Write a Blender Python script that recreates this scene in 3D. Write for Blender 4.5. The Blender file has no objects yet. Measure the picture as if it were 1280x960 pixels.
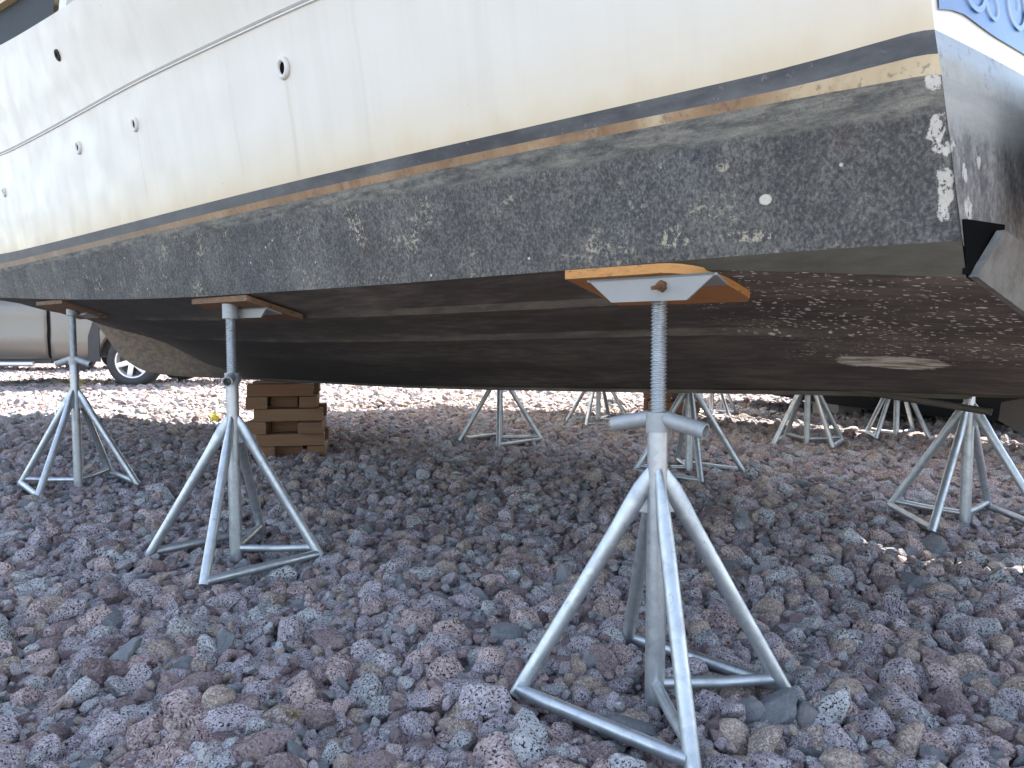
import bpy, bmesh, math, random
import numpy as np
from mathutils import Vector, Matrix, Euler
R = math.radians
PI = math.pi
SC = bpy.context.scene
COL = SC.collection

# ------------------------------------------------------------------ camera
cam_d = bpy.data.cameras.new('camera')
cam = bpy.data.objects.new('camera', cam_d)
COL.objects.link(cam)
cam.location = (0, 0, 0.75)
cam.rotation_euler = (PI / 2 - math.atan(62 / 960), 0, 0)
cam_d.sensor_width = 36
cam_d.lens = 27.0
cam_d.clip_start = 0.05
cam_d.clip_end = 2000
SC.camera = cam

# ------------------------------------------------------------------ sky, sun, exposure
SUN = Vector((0.60, 0.80, 1.045)).normalized()
sun_el = math.asin(SUN.z)
sun_az = math.atan2(SUN.x, SUN.y)
world = bpy.data.worlds.new('World')
SC.world = world
world.use_nodes = True
wn = world.node_tree.nodes
bg = wn['Background']
sky = wn.new('ShaderNodeTexSky')
sky.sky_type = 'NISHITA'
sky.sun_disc = False
sky.sun_elevation = sun_el
sky.sun_rotation = sun_az
sky.air_density = 1.0
sky.dust_density = 1.2
sky.ozone_density = 1.0
hsv = wn.new('ShaderNodeHueSaturation')      # thin white haze in the air: a paler, less blue sky
hsv.inputs['Saturation'].default_value = 0.72
world.node_tree.links.new(sky.outputs[0], hsv.inputs['Color'])
world.node_tree.links.new(hsv.outputs[0], bg.inputs[0])
bg.inputs[1].default_value = 0.12
sl = bpy.data.lights.new('sun', 'SUN')
sl.energy = 5.0
sl.angle = R(0.53)
sl.color = (1.0, 0.94, 0.85)
so = bpy.data.objects.new('sun', sl)
COL.objects.link(so)
so.rotation_euler = SUN.to_track_quat('Z', 'Y').to_euler()
SC.view_settings.view_transform = 'Standard'
SC.view_settings.look = 'None'
SC.view_settings.gamma = 1.0
SC.view_settings.use_curve_mapping = False
SC.view_settings.exposure = 2.55
SC.render.engine = 'CYCLES'
SC.cycles.use_denoising = True
SC.cycles.max_bounces = 6
SC.cycles.diffuse_bounces = 4

# ------------------------------------------------------------------ helpers
def empty(name, loc=(0, 0, 0), rz=0.0, label=None, cat=None, group=None):
    o = bpy.data.objects.new(name, None)
    o.empty_display_size = 0.2
    COL.objects.link(o)
    o.location = loc
    o.rotation_euler = (0, 0, rz)
    tag(o, label, cat, group)
    return o

def tag(o, label=None, cat=None, group=None, kind=None):
    if label: o['label'] = label
    if cat: o['category'] = cat
    if group: o['group'] = group
    if kind: o['kind'] = kind
    return o

def obj(name, bm, mat, parent=None, smooth=40, loc=None):
    me = bpy.data.meshes.new(name)
    bm.normal_update()
    bm.to_mesh(me)
    bm.free()
    if mat is not None:
        for m in (mat if isinstance(mat, (list, tuple)) else [mat]):
            me.materials.append(m)
    if smooth:
        me.shade_smooth()
        me.set_sharp_from_angle(angle=R(smooth))
    o = bpy.data.objects.new(name, me)
    COL.objects.link(o)
    if parent is not None: o.parent = parent
    if loc is not None: o.location = loc
    return o

def add_grid(bm, rows, flip=False, close=False):
    vs = [[bm.verts.new(p) for p in r] for r in rows]
    n = len(vs[0])
    for a, b in zip(vs[:-1], vs[1:]):
        for i in range(n if close else n - 1):
            j = (i + 1) % n
            q = [a[i], a[j], b[j], b[i]]
            if flip: q.reverse()
            try: bm.faces.new(q)
            except ValueError: pass
    return vs

def add_tube(bm, p0, p1, r0, r1=None, seg=20, caps=True, inner=None):
    """pipe from p0 to p1; inner = wall radius fraction for an open pipe end"""
    p0, p1 = Vector(p0), Vector(p1)
    r1 = r0 if r1 is None else r1
    d = (p1 - p0).normalized()
    a = d.orthogonal().normalized()
    b = d.cross(a)
    def ring(p, r): return [p + (a * math.cos(2 * PI * k / seg) + b * math.sin(2 * PI * k / seg)) * r for k in range(seg)]
    rows = [ring(p0, r0), ring(p1, r1)]
    if inner:
        L = (p1 - p0).length
        rows = [ring(p0 + d * L * .3, r0 * inner), ring(p0, r0 * inner)] + rows + [ring(p1, r1 * inner), ring(p1 - d * L * 0.6, r1 * inner)]
    vs = add_grid(bm, rows, flip=False, close=True)
    if caps:
        if not inner:
            bm.faces.new(list(reversed(vs[0])))
            bm.faces.new(vs[-1])
        else:
            bm.faces.new(vs[-1])
            bm.faces.new(list(reversed(vs[0])))
    return vs

def add_path(bm, pts, radii, seg=16, caps=True):
    pts = [Vector(p) for p in pts]
    rows = []
    prev = None
    for i, p in enumerate(pts):
        d = (pts[min(i + 1, len(pts) - 1)] - pts[max(i - 1, 0)]).normalized()
        if prev is None: a = d.orthogonal().normalized()
        else:
            a = (prev - d * prev.dot(d)).normalized()
        prev = a
        b = d.cross(a)
        r = radii[i] if isinstance(radii, (list, tuple)) else radii
        if not isinstance(r, tuple): r = (r, r)
        rows.append([p + a * math.cos(2 * PI * k / seg) * r[0] + b * math.sin(2 * PI * k / seg) * r[1] for k in range(seg)])
    vs = add_grid(bm, rows, close=True)
    if caps:
        bm.faces.new(list(reversed(vs[0])))
        bm.faces.new(vs[-1])

def add_box(bm, c, s, m=None, bev=0.0):
    r = bmesh.ops.create_cube(bm, size=1.0)
    vs = r['verts']
    bmesh.ops.scale(bm, vec=s, verts=vs)
    if bev > 0:
        es = list({e for v in vs for e in v.link_edges})
        rb = bmesh.ops.bevel(bm, geom=es, offset=bev, segments=2, affect='EDGES', profile=0.6)
        vs = list({v for f in rb['faces'] for v in f.verts} | {v for v in vs if v.is_valid})
    if m is not None: bmesh.ops.transform(bm, matrix=m, verts=vs)
    bmesh.ops.translate(bm, vec=c, verts=vs)
    return vs

def add_prism(bm, poly, off):
    """closed prism: poly (list of 3d points) extruded along vector off"""
    off = Vector(off)
    a = [bm.verts.new(Vector(p)) for p in poly]
    b = [bm.verts.new(Vector(p) + off) for p in poly]
    bm.faces.new(list(reversed(a)))
    bm.faces.new(b)
    n = len(a)
    for i in range(n):
        bm.faces.new([a[i], a[(i + 1) % n], b[(i + 1) % n], b[i]])
    bmesh.ops.recalc_face_normals(bm, faces=bm.faces[:])

def pchip(xs, ys):
    """monotone cubic interpolation"""
    xs = np.array(xs, float); ys = np.array(ys, float)
    h = np.diff(xs); d = np.diff(ys) / h
    m = np.zeros_like(ys)
    m[0], m[-1] = d[0], d[-1]
    for i in range(1, len(xs) - 1):
        if d[i - 1] * d[i] > 0:
            w1, w2 = 2 * h[i] + h[i - 1], h[i] + 2 * h[i - 1]
            m[i] = (w1 + w2) / (w1 / d[i - 1] + w2 / d[i])
    def fn(x):
        x = min(max(x, xs[0]), xs[-1])
        i = min(max(int(np.searchsorted(xs, x)) - 1, 0), len(xs) - 2)
        t = (x - xs[i]) / h[i]
        return float((1 + 2 * t) * (1 - t) ** 2 * ys[i] + t * (1 - t) ** 2 * h[i] * m[i] + t * t * (3 - 2 * t) * ys[i + 1] + t * t * (t - 1) * h[i] * m[i + 1])
    return fn

# ------------------------------------------------------------------ node helpers
class NT:
    def __init__(s, name):
        s.m = bpy.data.materials.new(name)
        s.m.use_nodes = True
        s.t = s.m.node_tree
        s.b = s.t.nodes['Principled BSDF']
        s.tc = s.t.nodes.new('ShaderNodeTexCoord')
        s.obj = s.tc.outputs['Object']
    def put(s, sock, v):
        if isinstance(v, bpy.types.NodeSocket): s.t.links.new(v, sock)
        elif v is not None:
            if isinstance(v, (tuple, list)) and len(v) == 3 and sock.type == 'RGBA': v = (*v, 1)
            sock.default_value = v
    def mapping(s, vec=None, scale=(1, 1, 1), loc=(0, 0, 0), rot=(0, 0, 0)):
        n = s.t.nodes.new('ShaderNodeMapping')
        s.put(n.inputs['Vector'], vec or s.obj)
        n.inputs['Scale'].default_value = scale
        n.inputs['Location'].default_value = loc
        n.inputs['Rotation'].default_value = rot
        return n.outputs[0]
    def noise(s, scale, detail=4, rough=0.55, vec=None, dist=0.0, w=None, color=False):
        n = s.t.nodes.new('ShaderNodeTexNoise')
        s.put(n.inputs['Vector'], vec or s.obj)
        n.inputs['Scale'].default_value = scale
        n.inputs['Detail'].default_value = detail
        n.inputs['Roughness'].default_value = rough
        n.inputs['Distortion'].default_value = dist
        if w is not None:
            n.noise_dimensions = '4D'
            s.put(n.inputs['W'], w)
        return n.outputs['Color' if color else 'Fac']
    def voro(s, scale, vec=None, feature='F1', out='Distance', w=None, rnd=1.0):
        n = s.t.nodes.new('ShaderNodeTexVoronoi')
        n.feature = feature
        if w is not None:
            n.voronoi_dimensions = '4D'
            s.put(n.inputs['W'], w)
        s.put(n.inputs['Vector'], vec or s.obj)
        n.inputs['Scale'].default_value = scale
        n.inputs['Randomness'].default_value = rnd
        return n.outputs[out]
    def ramp(s, fac, stops, const=False):
        n = s.t.nodes.new('ShaderNodeValToRGB')
        s.put(n.inputs[0], fac)
        e = n.color_ramp.elements
        if const: n.color_ramp.interpolation = 'CONSTANT'
        while len(e) < len(stops): e.new(0.5)
        for k, (p, c) in enumerate(stops):
            e[k].position = p
            e[k].color = (c, c, c, 1) if isinstance(c, (int, float)) else (*c, 1)
        return n.outputs[0]
    def step(s, v, a, b):
        n = s.t.nodes.new('ShaderNodeMapRange')
        n.interpolation_type = 'SMOOTHSTEP'
        s.put(n.inputs['Value'], v)
        n.inputs['From Min'].default_value = a
        n.inputs['From Max'].default_value = b
        if a > b:
            n.inputs['From Min'].default_value = b
            n.inputs['From Max'].default_value = a
            n.inputs['To Min'].default_value = 1
            n.inputs['To Max'].default_value = 0
        return n.outputs[0]
    def mix(s, fac, a, b, mode='MIX'):
        n = s.t.nodes.new('ShaderNodeMix')
        n.data_type = 'RGBA'
        n.blend_type = mode
        s.put(n.inputs[0], fac)
        s.put(n.inputs[6], a)
        s.put(n.inputs[7], b)
        return n.outputs[2]
    def math(s, op, a, b=0.0, clamp=False):
        n = s.t.nodes.new('ShaderNodeMath')
        n.operation = op
        n.use_clamp = clamp
        s.put(n.inputs[0], a)
        s.put(n.inputs[1], b)
        return n.outputs[0]
    def attr(s, name):
        n = s.t.nodes.new('ShaderNodeAttribute')
        n.attribute_name = name
        return n.outputs['Fac']
    def sep(s, vec=None):
        n = s.t.nodes.new('ShaderNodeSeparateXYZ')
        s.put(n.inputs[0], vec or s.obj)
        return n.outputs
    def rand(s):
        n = s.t.nodes.new('ShaderNodeObjectInfo')
        return n.outputs['Random']
    def spot(s, loc, rad, warp=0.5, wscale=20, edge=0.12, rot=(0, 0, 0)):
        """mask of an irregular blotch round a local point; rad = three half sizes"""
        n = s.t.nodes.new('ShaderNodeVectorMath'); n.operation = 'SUBTRACT'
        s.put(n.inputs[0], s.obj); n.inputs[1].default_value = loc
        v = n.outputs[0]
        if any(rot): v = s.mapping(v, rot=rot)
        n2 = s.t.nodes.new('ShaderNodeVectorMath'); n2.operation = 'DIVIDE'
        s.put(n2.inputs[0], v); n2.inputs[1].default_value = rad
        n3 = s.t.nodes.new('ShaderNodeVectorMath'); n3.operation = 'LENGTH'
        s.put(n3.inputs[0], n2.outputs[0])
        nz = s.math('MULTIPLY', s.math('SUBTRACT', s.noise(wscale, 5, 0.65), 0.5), warp * 4)
        return s.step(s.math('ADD', n3.outputs['Value'], nz), 1.0 + edge, 1.0 - edge)
    def bump(s, h, strength=0.3, dist=0.01, normal=None):
        n = s.t.nodes.new('ShaderNodeBump')
        n.inputs['Strength'].default_value = strength
        n.inputs['Distance'].default_value = dist
        s.put(n.inputs['Height'], h)
        if normal is not None: s.put(n.inputs['Normal'], normal)
        return n.outputs[0]
    def done(s, color=None, rough=None, metal=None, normal=None, spec=None):
        s.put(s.b.inputs['Base Color'], color)
        s.put(s.b.inputs['Roughness'], rough)
        s.put(s.b.inputs['Metallic'], metal)
        s.put(s.b.inputs['Specular IOR Level'], spec)
        if normal is not None: s.put(s.b.inputs['Normal'], normal)
        return s.m

def mat_plain(name, col, rough=0.5, metal=0.0, var=0.25, scale=12, bump=0.0, spec=0.5):
    t = NT(name)
    n = t.noise(scale, 5, 0.6)
    c = t.mix(n, tuple(x * (1 - var) for x in col), tuple(min(1, x * (1 + var)) for x in col))
    nm = t.bump(t.noise(scale * 6, 4), bump, 0.005) if bump else None
    return t.done(c, rough, metal, nm, spec)

# ------------------------------------------------------------------ materials
def m_gelcoat():
    t = NT('white_gelcoat')
    ab = t.attr('above')
    streak = t.noise(9, 5, 0.6, t.mapping(scale=(2.2, 1, 0.06)))
    c = t.mix(t.step(streak, 0.46, 0.68), (0.615, 0.575, 0.50), (0.592, 0.552, 0.478))
    blotch = t.noise(2.4, 4, 0.55)
    c = t.mix(t.math('MULTIPLY', t.step(blotch, 0.5, 0.75), 0.35), c, (0.60, 0.55, 0.46))
    # yellow scum just above the painted stripe
    yl = t.math('MULTIPLY', t.step(t.math('ADD', ab, t.math('MULTIPLY', t.math('SUBTRACT', t.noise(7, 4), 0.5), 0.10)), 0.20, -0.03), 0.62)
    c = t.mix(yl, c, (0.60, 0.48, 0.30))
    yl2 = t.math('MULTIPLY', t.step(t.math('ADD', ab, t.math('MULTIPLY', t.math('SUBTRACT', t.noise(14, 5, 0.6, t.mapping(scale=(1, 1, 0.25))), 0.5), 0.12)), 0.055, -0.01), 0.35)
    c = t.mix(yl2, c, (0.50, 0.37, 0.20))
    # drips under the through-hull fittings
    for (x, z0, z1, w, k) in ((1.925, 1.445, 1.15, 0.014, 0.26), (2.835, 1.455, 1.2, 0.006, 0.28), (3.39, 1.47, 1.25, 0.006, 0.22), (2.2, 1.55, 1.2, 0.006, 0.14), (2.75, 1.56, 1.18, 0.007, 0.13), (1.62, 1.6, 1.2, 0.01, 0.12), (3.34, 1.80, 1.63, 0.005, 0.2)):
        s = t.sep()
        wob = t.math('MULTIPLY', t.math('SUBTRACT', t.noise(3.5, 3), 0.5), 0.03)
        dx = t.math('ABSOLUTE', t.math('SUBTRACT', t.math('ADD', s[0], wob), x))
        mk = t.math('MULTIPLY', t.step(dx, w, w * 0.2), t.math('MULTIPLY', t.step(s[2], z0, z0 - 0.02), t.step(s[2], z1 - .05, z1 + 0.08)))
        mk = t.math('MULTIPLY', mk, t.step(s[1], 0.5, 0.6))
        c = t.mix(t.math('MULTIPLY', mk, k), c, (0.42, 0.33, 0.2))
    # small scuffs
    sc = t.voro(11, t.mapping(scale=(1, 1, 1.3)))
    scm = t.math('MULTIPLY', t.step(sc, 0.06, 0.02), t.step(t.noise(40, 3), 0.5, 0.62))
    c = t.mix(t.math('MULTIPLY', scm, 0.6), c, (0.25, 0.22, 0.18))
    nm = t.bump(t.noise(3.0, 2), 0.06, 0.02)
    return t.done(c, t.ramp(t.noise(8, 4), [(0.3, 0.32), (0.7, 0.5)]), 0, nm, 0.4)

WHITE_SPOTS = [((0.360, 1.205, 1.055), (0.010, 0.03, 0.030)), ((0.352, 1.188, 1.03), (0.012, 0.012, 0.020)), ((0.348, 1.195, 0.965), (0.011, 0.026, 0.034)), ((0.33, 1.145, 0.945), (0.02, 0.013, 0.016)),
               ((0.33, 1.15, 1.00), (0.02, 0.008, 0.016)), ((0.33, 1.10, 1.02), (0.02, 0.007, 0.014)), ((0.362, 1.225, 1.128), (0.011, 0.03, 0.010))]
SIDE_SPOTS = [((0.625, 1.22, 0.985), (0.011, 0.1, 0.009), 0.2), ((0.66, 1.21, 0.925), (0.05, 0.1, 0.010), 0.9), ((0.80, 1.22, 0.935), (0.035, 0.1, 0.02), 1.0),
              ((2.80, 1.38, 1.04), (0.03, 0.2, 0.028), 0.6), ((1.72, 1.32, 1.02), (0.03, 0.2, 0.035), 1.0), ((2.6, 1.36, .915), (.022, .2, .02), .9), ((0.98, 1.23, .93), (.035, .1, .012), 1.1), ((.7, 1.22, 1.05), (.012, .1, .008), .9)]

def m_fouled_side():
    t = NT('fouled_dark_paint')
    v = t.mapping(scale=(1, 1, 0.75))
    big = t.noise(3.2, 4, 0.6)
    mid = t.noise(16, 6, 0.7, v)
    fine = t.noise(190, 4, 0.62, v)
    mid2 = t.noise(105, 6, 0.74, v)
    k = t.math('ADD', t.math('MULTIPLY', fine, 0.55), t.math('ADD', t.math('MULTIPLY', mid2, 0.52), t.math('ADD', t.math('MULTIPLY', mid, 0.24), t.math('MULTIPLY', big, 0.26))))
    k = t.math('SUBTRACT', k, 0.18)
    c = t.ramp(k, [(0.40, (0.045, 0.043, 0.041)), (0.54, (0.072, 0.069, 0.066)), (0.60, (0.104, 0.099, 0.092)), (0.65, (0.140, 0.133, 0.121)), (0.72, (0.18, 0.17, 0.15)), (0.82, (0.33, 0.30, 0.245))])
    # bluish paint wearing through
    bl = t.step(t.noise(2.3, 3, 0.5, t.mapping(loc=(3, 1, 7))), 0.55, 0.72)
    c = t.mix(t.math('MULTIPLY', bl, 0.30), c, t.mix(t.step(fine, 0.35, 0.65), (0.034, 0.037, 0.055), (0.14, 0.15, 0.175)))
    # reddish brown worn areas
    rd = t.step(t.noise(4.1, 4, 0.6, t.mapping(loc=(9, 2, 1))), 0.60, 0.72)
    c = t.mix(t.math('MULTIPLY', rd, 0.35), c, (0.095, 0.07, 0.06))
    # light vertical growth streaks forward
    vs = t.noise(34, 5, 0.65, t.mapping(scale=(1, 1, 0.18)))
    c = t.mix(t.math('MULTIPLY', t.step(vs, 0.55, 0.72), t.math('MULTIPLY', t.step(t.sep()[0], 1.2, 2.6), 0.55)), c, (0.20, 0.20, 0.185))
    # barnacle / tan scab clusters
    cl = t.step(t.noise(7.5, 4, 0.55, t.mapping(loc=(1, 5, 2))), 0.56, 0.64)
    sp = t.step(t.noise(85, 5, 0.7), 0.53, 0.60)
    c = t.mix(t.math('MULTIPLY', cl, sp), c, t.mix(t.noise(30, 3), (0.26, 0.21, 0.15), (0.46, 0.41, 0.33)))
    # white flecks
    fl = t.voro(42)
    flm = t.math('MULTIPLY', t.step(fl, 0.17, 0.09), t.step(t.voro(42, out='Color'), 0.80, 0.86))
    c = t.mix(flm, c, (0.55, 0.53, 0.47))
    # tide-line band below the rust stripe
    be = t.math('ADD', t.attr('below'), t.math('MULTIPLY', t.math('SUBTRACT', t.noise(13, 5, 0.65), 0.5), 0.035))
    be2 = t.math('ADD', be, t.math('MULTIPLY', t.math('MINIMUM', t.sep()[0], 3.5), 0.010))
    band = t.step(be2, 0.066, 0.046)
    bandc = t.mix(t.step(t.noise(26, 7, 0.74, t.mapping(scale=(0.4, 1, 2.0))), 0.32, 0.68), (0.055, 0.055, 0.052), (0.30, 0.275, 0.22))
    bandc = t.mix(t.math('MULTIPLY', t.step(fine, 0.5, 0.62), 0.5), bandc, (0.10, 0.10, 0.098))
    c = t.mix(t.math('MULTIPLY', band, 0.75), c, bandc)
    dk = t.math('MULTIPLY', t.step(be, 0.012, 0.018), t.step(be, 0.030, 0.024))
    c = t.mix(t.math('MULTIPLY', dk, t.math('MULTIPLY', t.step(t.noise(34, 6, 0.7), 0.45, 0.62), 0.6)), c, (0.06, 0.06, 0.06))
    for p, r, wv in SIDE_SPOTS:
        ms = t.spot(p, r, wv * 0.5, 38)
        if wv > .5: ms = t.math('MULTIPLY', ms, t.step(mid2, .50, .56))
        c = t.mix(ms, c, (0.55, 0.52, 0.44) if wv < .5 else (0.38, 0.33, 0.25))
    for p, r in WHITE_SPOTS:
        c = t.mix(t.math('MULTIPLY', t.spot(p, r, 0.75, 46), t.step(mid2, 0.40, 0.46)), c, t.mix(t.noise(30, 4), (0.35, 0.30, 0.24), (0.66, 0.63, 0.57)))
    h = t.math('ADD', k, t.math('MULTIPLY', t.math('MULTIPLY', cl, sp), 0.4))
    return t.done(c, 0.86, 0, t.bump(h, 0.55, 0.012), 0.25)

def m_transom_low():
    t = NT('fouled_transom_paint')
    v = t.mapping(scale=(1, 1, 0.6))
    fine = t.noise(120, 6, 0.74, v)
    mid = t.noise(20, 5, 0.65, v)
    k = t.math('ADD', t.math('MULTIPLY', fine, 0.6), t.math('MULTIPLY', mid, 0.5))
    c = t.ramp(k, [(0.34, (0.06, 0.057, 0.057)), (0.48, (0.13, 0.124, 0.12)), (0.58, (0.22, 0.21, 0.195)), (0.72, (0.40, 0.375, 0.32))])
    be = t.math('ADD', t.attr('below'), t.math('MULTIPLY', t.math('SUBTRACT', t.noise(11, 5, 0.6), 0.5), 0.04))
    bandc = t.mix(t.noise(16, 6, 0.7, t.mapping(scale=(1, 0.3, 2.4))), (0.22, 0.225, 0.215), (0.50, 0.48, 0.42))
    c = t.mix(t.math('MULTIPLY', t.step(be, 0.095, 0.05), 0.9), c, bandc)
    for p, r in WHITE_SPOTS:
        c = t.mix(t.math('MULTIPLY', t.spot(p, r, 0.8, 46), t.step(fine, 0.40, 0.46)), c, t.mix(t.noise(30, 4), (0.35, 0.30, 0.24), (0.66, 0.63, 0.57)))
    return t.done(c, 0.85, 0, t.bump(k, 0.5, 0.01), 0.25)

def m_bottom():
    t = NT('brown_bottom_slime')
    s = t.sep()
    k = t.noise(26, 7, 0.7, t.mapping(scale=(0.3, 1, 1)))
    k2 = t.noise(4, 4, 0.6, t.mapping(scale=(0.5, 1, 1)))
    c = t.ramp(t.math('ADD', t.math('MULTIPLY', k, 0.6), t.math('MULTIPLY', k2, 0.5)), [(0.32, (0.052, 0.043, 0.036)), (0.52, (0.095, 0.079, 0.066)), (0.62, (0.15, 0.125, 0.103)), (0.75, (0.23, 0.195, 0.155))])
    # growth caught on the strakes
    st = t.attr('strake')
    gs = t.math('MULTIPLY', st, t.step(t.noise(7, 7, 0.8, t.mapping(scale=(0.6, 1, 1))), 0.46, 0.66))
    c = t.mix(gs, c, t.mix(t.noise(45, 4, 0.7), (0.075, 0.060, 0.046), (0.24, 0.195, 0.135)))
    # chipped scratches on the aft run
    wz = t.t.nodes.new('ShaderNodeVectorMath'); wz.operation = 'MULTIPLY_ADD'
    t.put(wz.inputs[0], t.noise(38, 4, 0.7, color=True)); wz.inputs[1].default_value = (0.030, 0.022, 0.0); t.put(wz.inputs[2], t.obj)
    vv = t.mapping(wz.outputs[0], scale=(0.75, 1.0, 0.3), rot=(0, 0, 0.25))
    d = t.voro(92, vv)
    col = t.voro(92, vv, out='Color')
    zone = t.math('MULTIPLY', t.step(s[0], 1.0, 0.78), t.step(s[1], 0.40, 0.50))
    zone = t.math('MULTIPLY', zone, t.step(t.noise(6, 3), 0.34, 0.48))
    gn = t.t.nodes.new('ShaderNodeNewGeometry')
    nz = t.sep(gn.outputs['Normal'])[2]
    facing = t.step(nz, -0.6, -0.8)
    zone = t.math('MULTIPLY', zone, facing)
    lip = t.math('MULTIPLY', t.math('SUBTRACT', 1.0, facing), t.step(s[0], 1.0, 0.9))
    c = t.mix(t.math('MULTIPLY', lip, 0.9), c, t.mix(k, (0.030, 0.026, 0.020), (0.10, 0.088, 0.062)))
    chips = t.math('MULTIPLY', t.step(t.math('SUBTRACT', t.math('ADD', d, t.math('MULTIPLY', t.math('SUBTRACT', t.noise(120, 3), .5), .4)), t.math('MULTIPLY', col, 0.62)), -0.10, -0.16), zone)
    c = t.mix(chips, c, (0.66, 0.62, 0.54))
    # bare bow edge
    c = t.mix(t.math('MULTIPLY', t.math('MULTIPLY', t.step(s[0], 2.0, 3.6), 0.85), t.math('SUBTRACT', 1.0, gs)), c, t.mix(k, (0.018, 0.018, 0.021), (0.048, 0.045, 0.046)))
    edge = t.step(t.math('ADD', t.math('ABSOLUTE', s[1]), t.math('MULTIPLY', t.math('SUBTRACT', t.noise(6, 5, .7), .5), .2)), 0.17, 0.02)
    bw = t.math('MULTIPLY', t.math('MULTIPLY', t.step(s[0], 4.6, 6.2), edge), t.math('ADD', 0.35, t.math('MULTIPLY', t.step(t.noise(34, 7, 0.78, t.mapping(scale=(0.25, 1, 1))), 0.40, 0.64), 0.65)))
    c = t.mix(t.math('MULTIPLY', bw, 0.9), c, (0.20, 0.145, 0.095))
    # bare patch where a fitting was taken off
    pm = t.spot((0.66, 0.43, 0.67), (0.125, 0.07, 0.2), 0.35, 15, 0.1)
    c = t.mix(pm, c, t.mix(t.step(t.noise(22, 6, 0.72, t.mapping(scale=(0.4, 2, 1))), .38, .62), (0.26, 0.21, 0.13), (0.80, 0.76, 0.66)))
    return t.done(c, 0.8, 0, t.bump(k, 0.35, 0.008), 0.3)

def m_navy():
    t = NT('navy_stripe_paint')
    n = t.noise(10, 6, 0.65, t.mapping(scale=(0.5, 1, 1.5)))
    c = t.mix(t.step(n, 0.35, 0.75), (0.050, 0.052, 0.056), (0.125, 0.126, 0.128))
    sx = t.sep()
    c = t.mix(t.math('MULTIPLY', t.step(sx[0], 1.2, 2.6), 0.5), c, (0.15, 0.155, 0.155))
    c = t.mix(t.math('MULTIPLY', t.step(t.noise(70, 4, 0.7), 0.62, 0.7), 0.4), c, (0.3, 0.28, 0.24))
    return t.done(c, 0.62, 0, None, 0.4)

def m_rust():
    t = NT('rust_stained_stripe')
    n = t.noise(5, 5, 0.6, t.mapping(scale=(1, 1, 0.4)))
    c = t.ramp(n, [(0.30, (0.50, 0.40, 0.26)), (0.46, (0.33, 0.215, 0.12)), (0.62, (0.21, 0.125, 0.07)), (0.75, (0.42, 0.33, 0.22))])
    c = t.mix(t.step(t.noise(28, 6, 0.7), 0.48, 0.66), c, (0.30, 0.20, 0.12))
    sx = t.sep()
    c = t.mix(t.math('MULTIPLY', t.step(sx[0], 2.2, 3.4), 0.6), c, (0.28, 0.24, 0.19))
    c = t.mix(t.math('MULTIPLY', t.step(t.math('ADD', sx[0], t.math('MULTIPLY', t.noise(7, 5, 0.7), 0.5)), 0.92, 0.62), 0.7), c, t.mix(t.noise(18, 6, 0.7, t.mapping(scale=(1, 1, .4))), (0.45, 0.33, 0.18), (0.66, 0.57, 0.40)))
    c = t.mix(t.math('MULTIPLY', t.step(t.noise(70, 5, 0.7), 0.56, 0.66), 0.6), c, (0.12, 0.10, 0.085))
    return t.done(c, 0.75, 0, t.bump(t.noise(60, 4), 0.3, 0.004), 0.3)

def m_skylit_navy():  # navy stripe across the transom, pale blue sky light put into its colour
    t = NT('skylit_navy_stripe')
    n = t.noise(9, 5, 0.6, t.mapping(scale=(1, 0.5, 2)))
    c = t.mix(n, (0.19, 0.235, 0.29), (0.40, 0.43, 0.44))
    lo = t.step(t.math('ADD', t.sep()[2], t.math('MULTIPLY', t.math('SUBTRACT', t.noise(9, 5, .6), .5), .05)), 1.185, 1.15)
    c = t.mix(t.math('MULTIPLY', lo, .9), c, t.mix(t.noise(24, 6, .72), (0.17, 0.165, 0.145), (0.42, 0.395, 0.33)))
    c = t.mix(t.math('MULTIPLY', t.step(t.noise(50, 6, .75), .55, .66), .5), c, (0.10, 0.10, 0.10))
    return t.done(c, 0.7, 0, None, 0.4)

def m_galv():
    t = NT('galvanised_steel')
    vo = t.voro(60, out='Color')
    n = t.noise(14, 5, 0.6)
    c = t.mix(t.math('MULTIPLY', vo, 0.5), (0.40, 0.43, 0.455), (0.62, 0.645, 0.66))
    c = t.mix(t.math('MULTIPLY', t.step(n, 0.48, 0.72), 0.6), c, (0.28, 0.295, 0.305))
    # rough grey handling marks
    mk = t.step(t.noise(45, 6, 0.75, t.mapping(scale=(1, 1, 0.4))), 0.60, 0.70)
    c = t.mix(t.math('MULTIPLY', mk, 0.7), c, (0.20, 0.185, 0.165))
    c = t.mix(t.math('MULTIPLY', t.step(t.noise(11, 7, 0.78, t.mapping(loc=(4, 2, 1))), 0.62, 0.70), 0.55), c, (0.22, 0.13, 0.075))
    ro = t.ramp(n, [(0.3, 0.33), (0.7, 0.55)])
    return t.done(c, ro, 0.8, t.bump(t.noise(90, 4, 0.6), 0.12, 0.003), 0.5)

def m_galv_old():
    t = NT('dull_galvanised_cast')
    n = t.noise(25, 6, 0.65)
    c = t.mix(n, (0.22, 0.23, 0.235), (0.46, 0.47, 0.47))
    return t.done(c, 0.62, 0.55, t.bump(t.noise(70, 5), 0.35, 0.004), 0.5)

def m_ply():
    t = NT('orange_stained_plywood')
    g = t.noise(7, 6, 0.62, t.mapping(scale=(0.6, 9, 9)), 0.4)
    c = t.mix(g, (0.32, 0.125, 0.036), (0.46, 0.21, 0.075))
    e = t.noise(30, 5, 0.7, t.mapping(scale=(0.25, 2, 6)))
    c = t.mix(t.math('MULTIPLY', t.step(e, 0.55, 0.68), 0.5), c, (0.62, 0.36, 0.13))
    return t.done(c, 0.6, 0, t.bump(g, 0.25, 0.004), 0.35)

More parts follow.
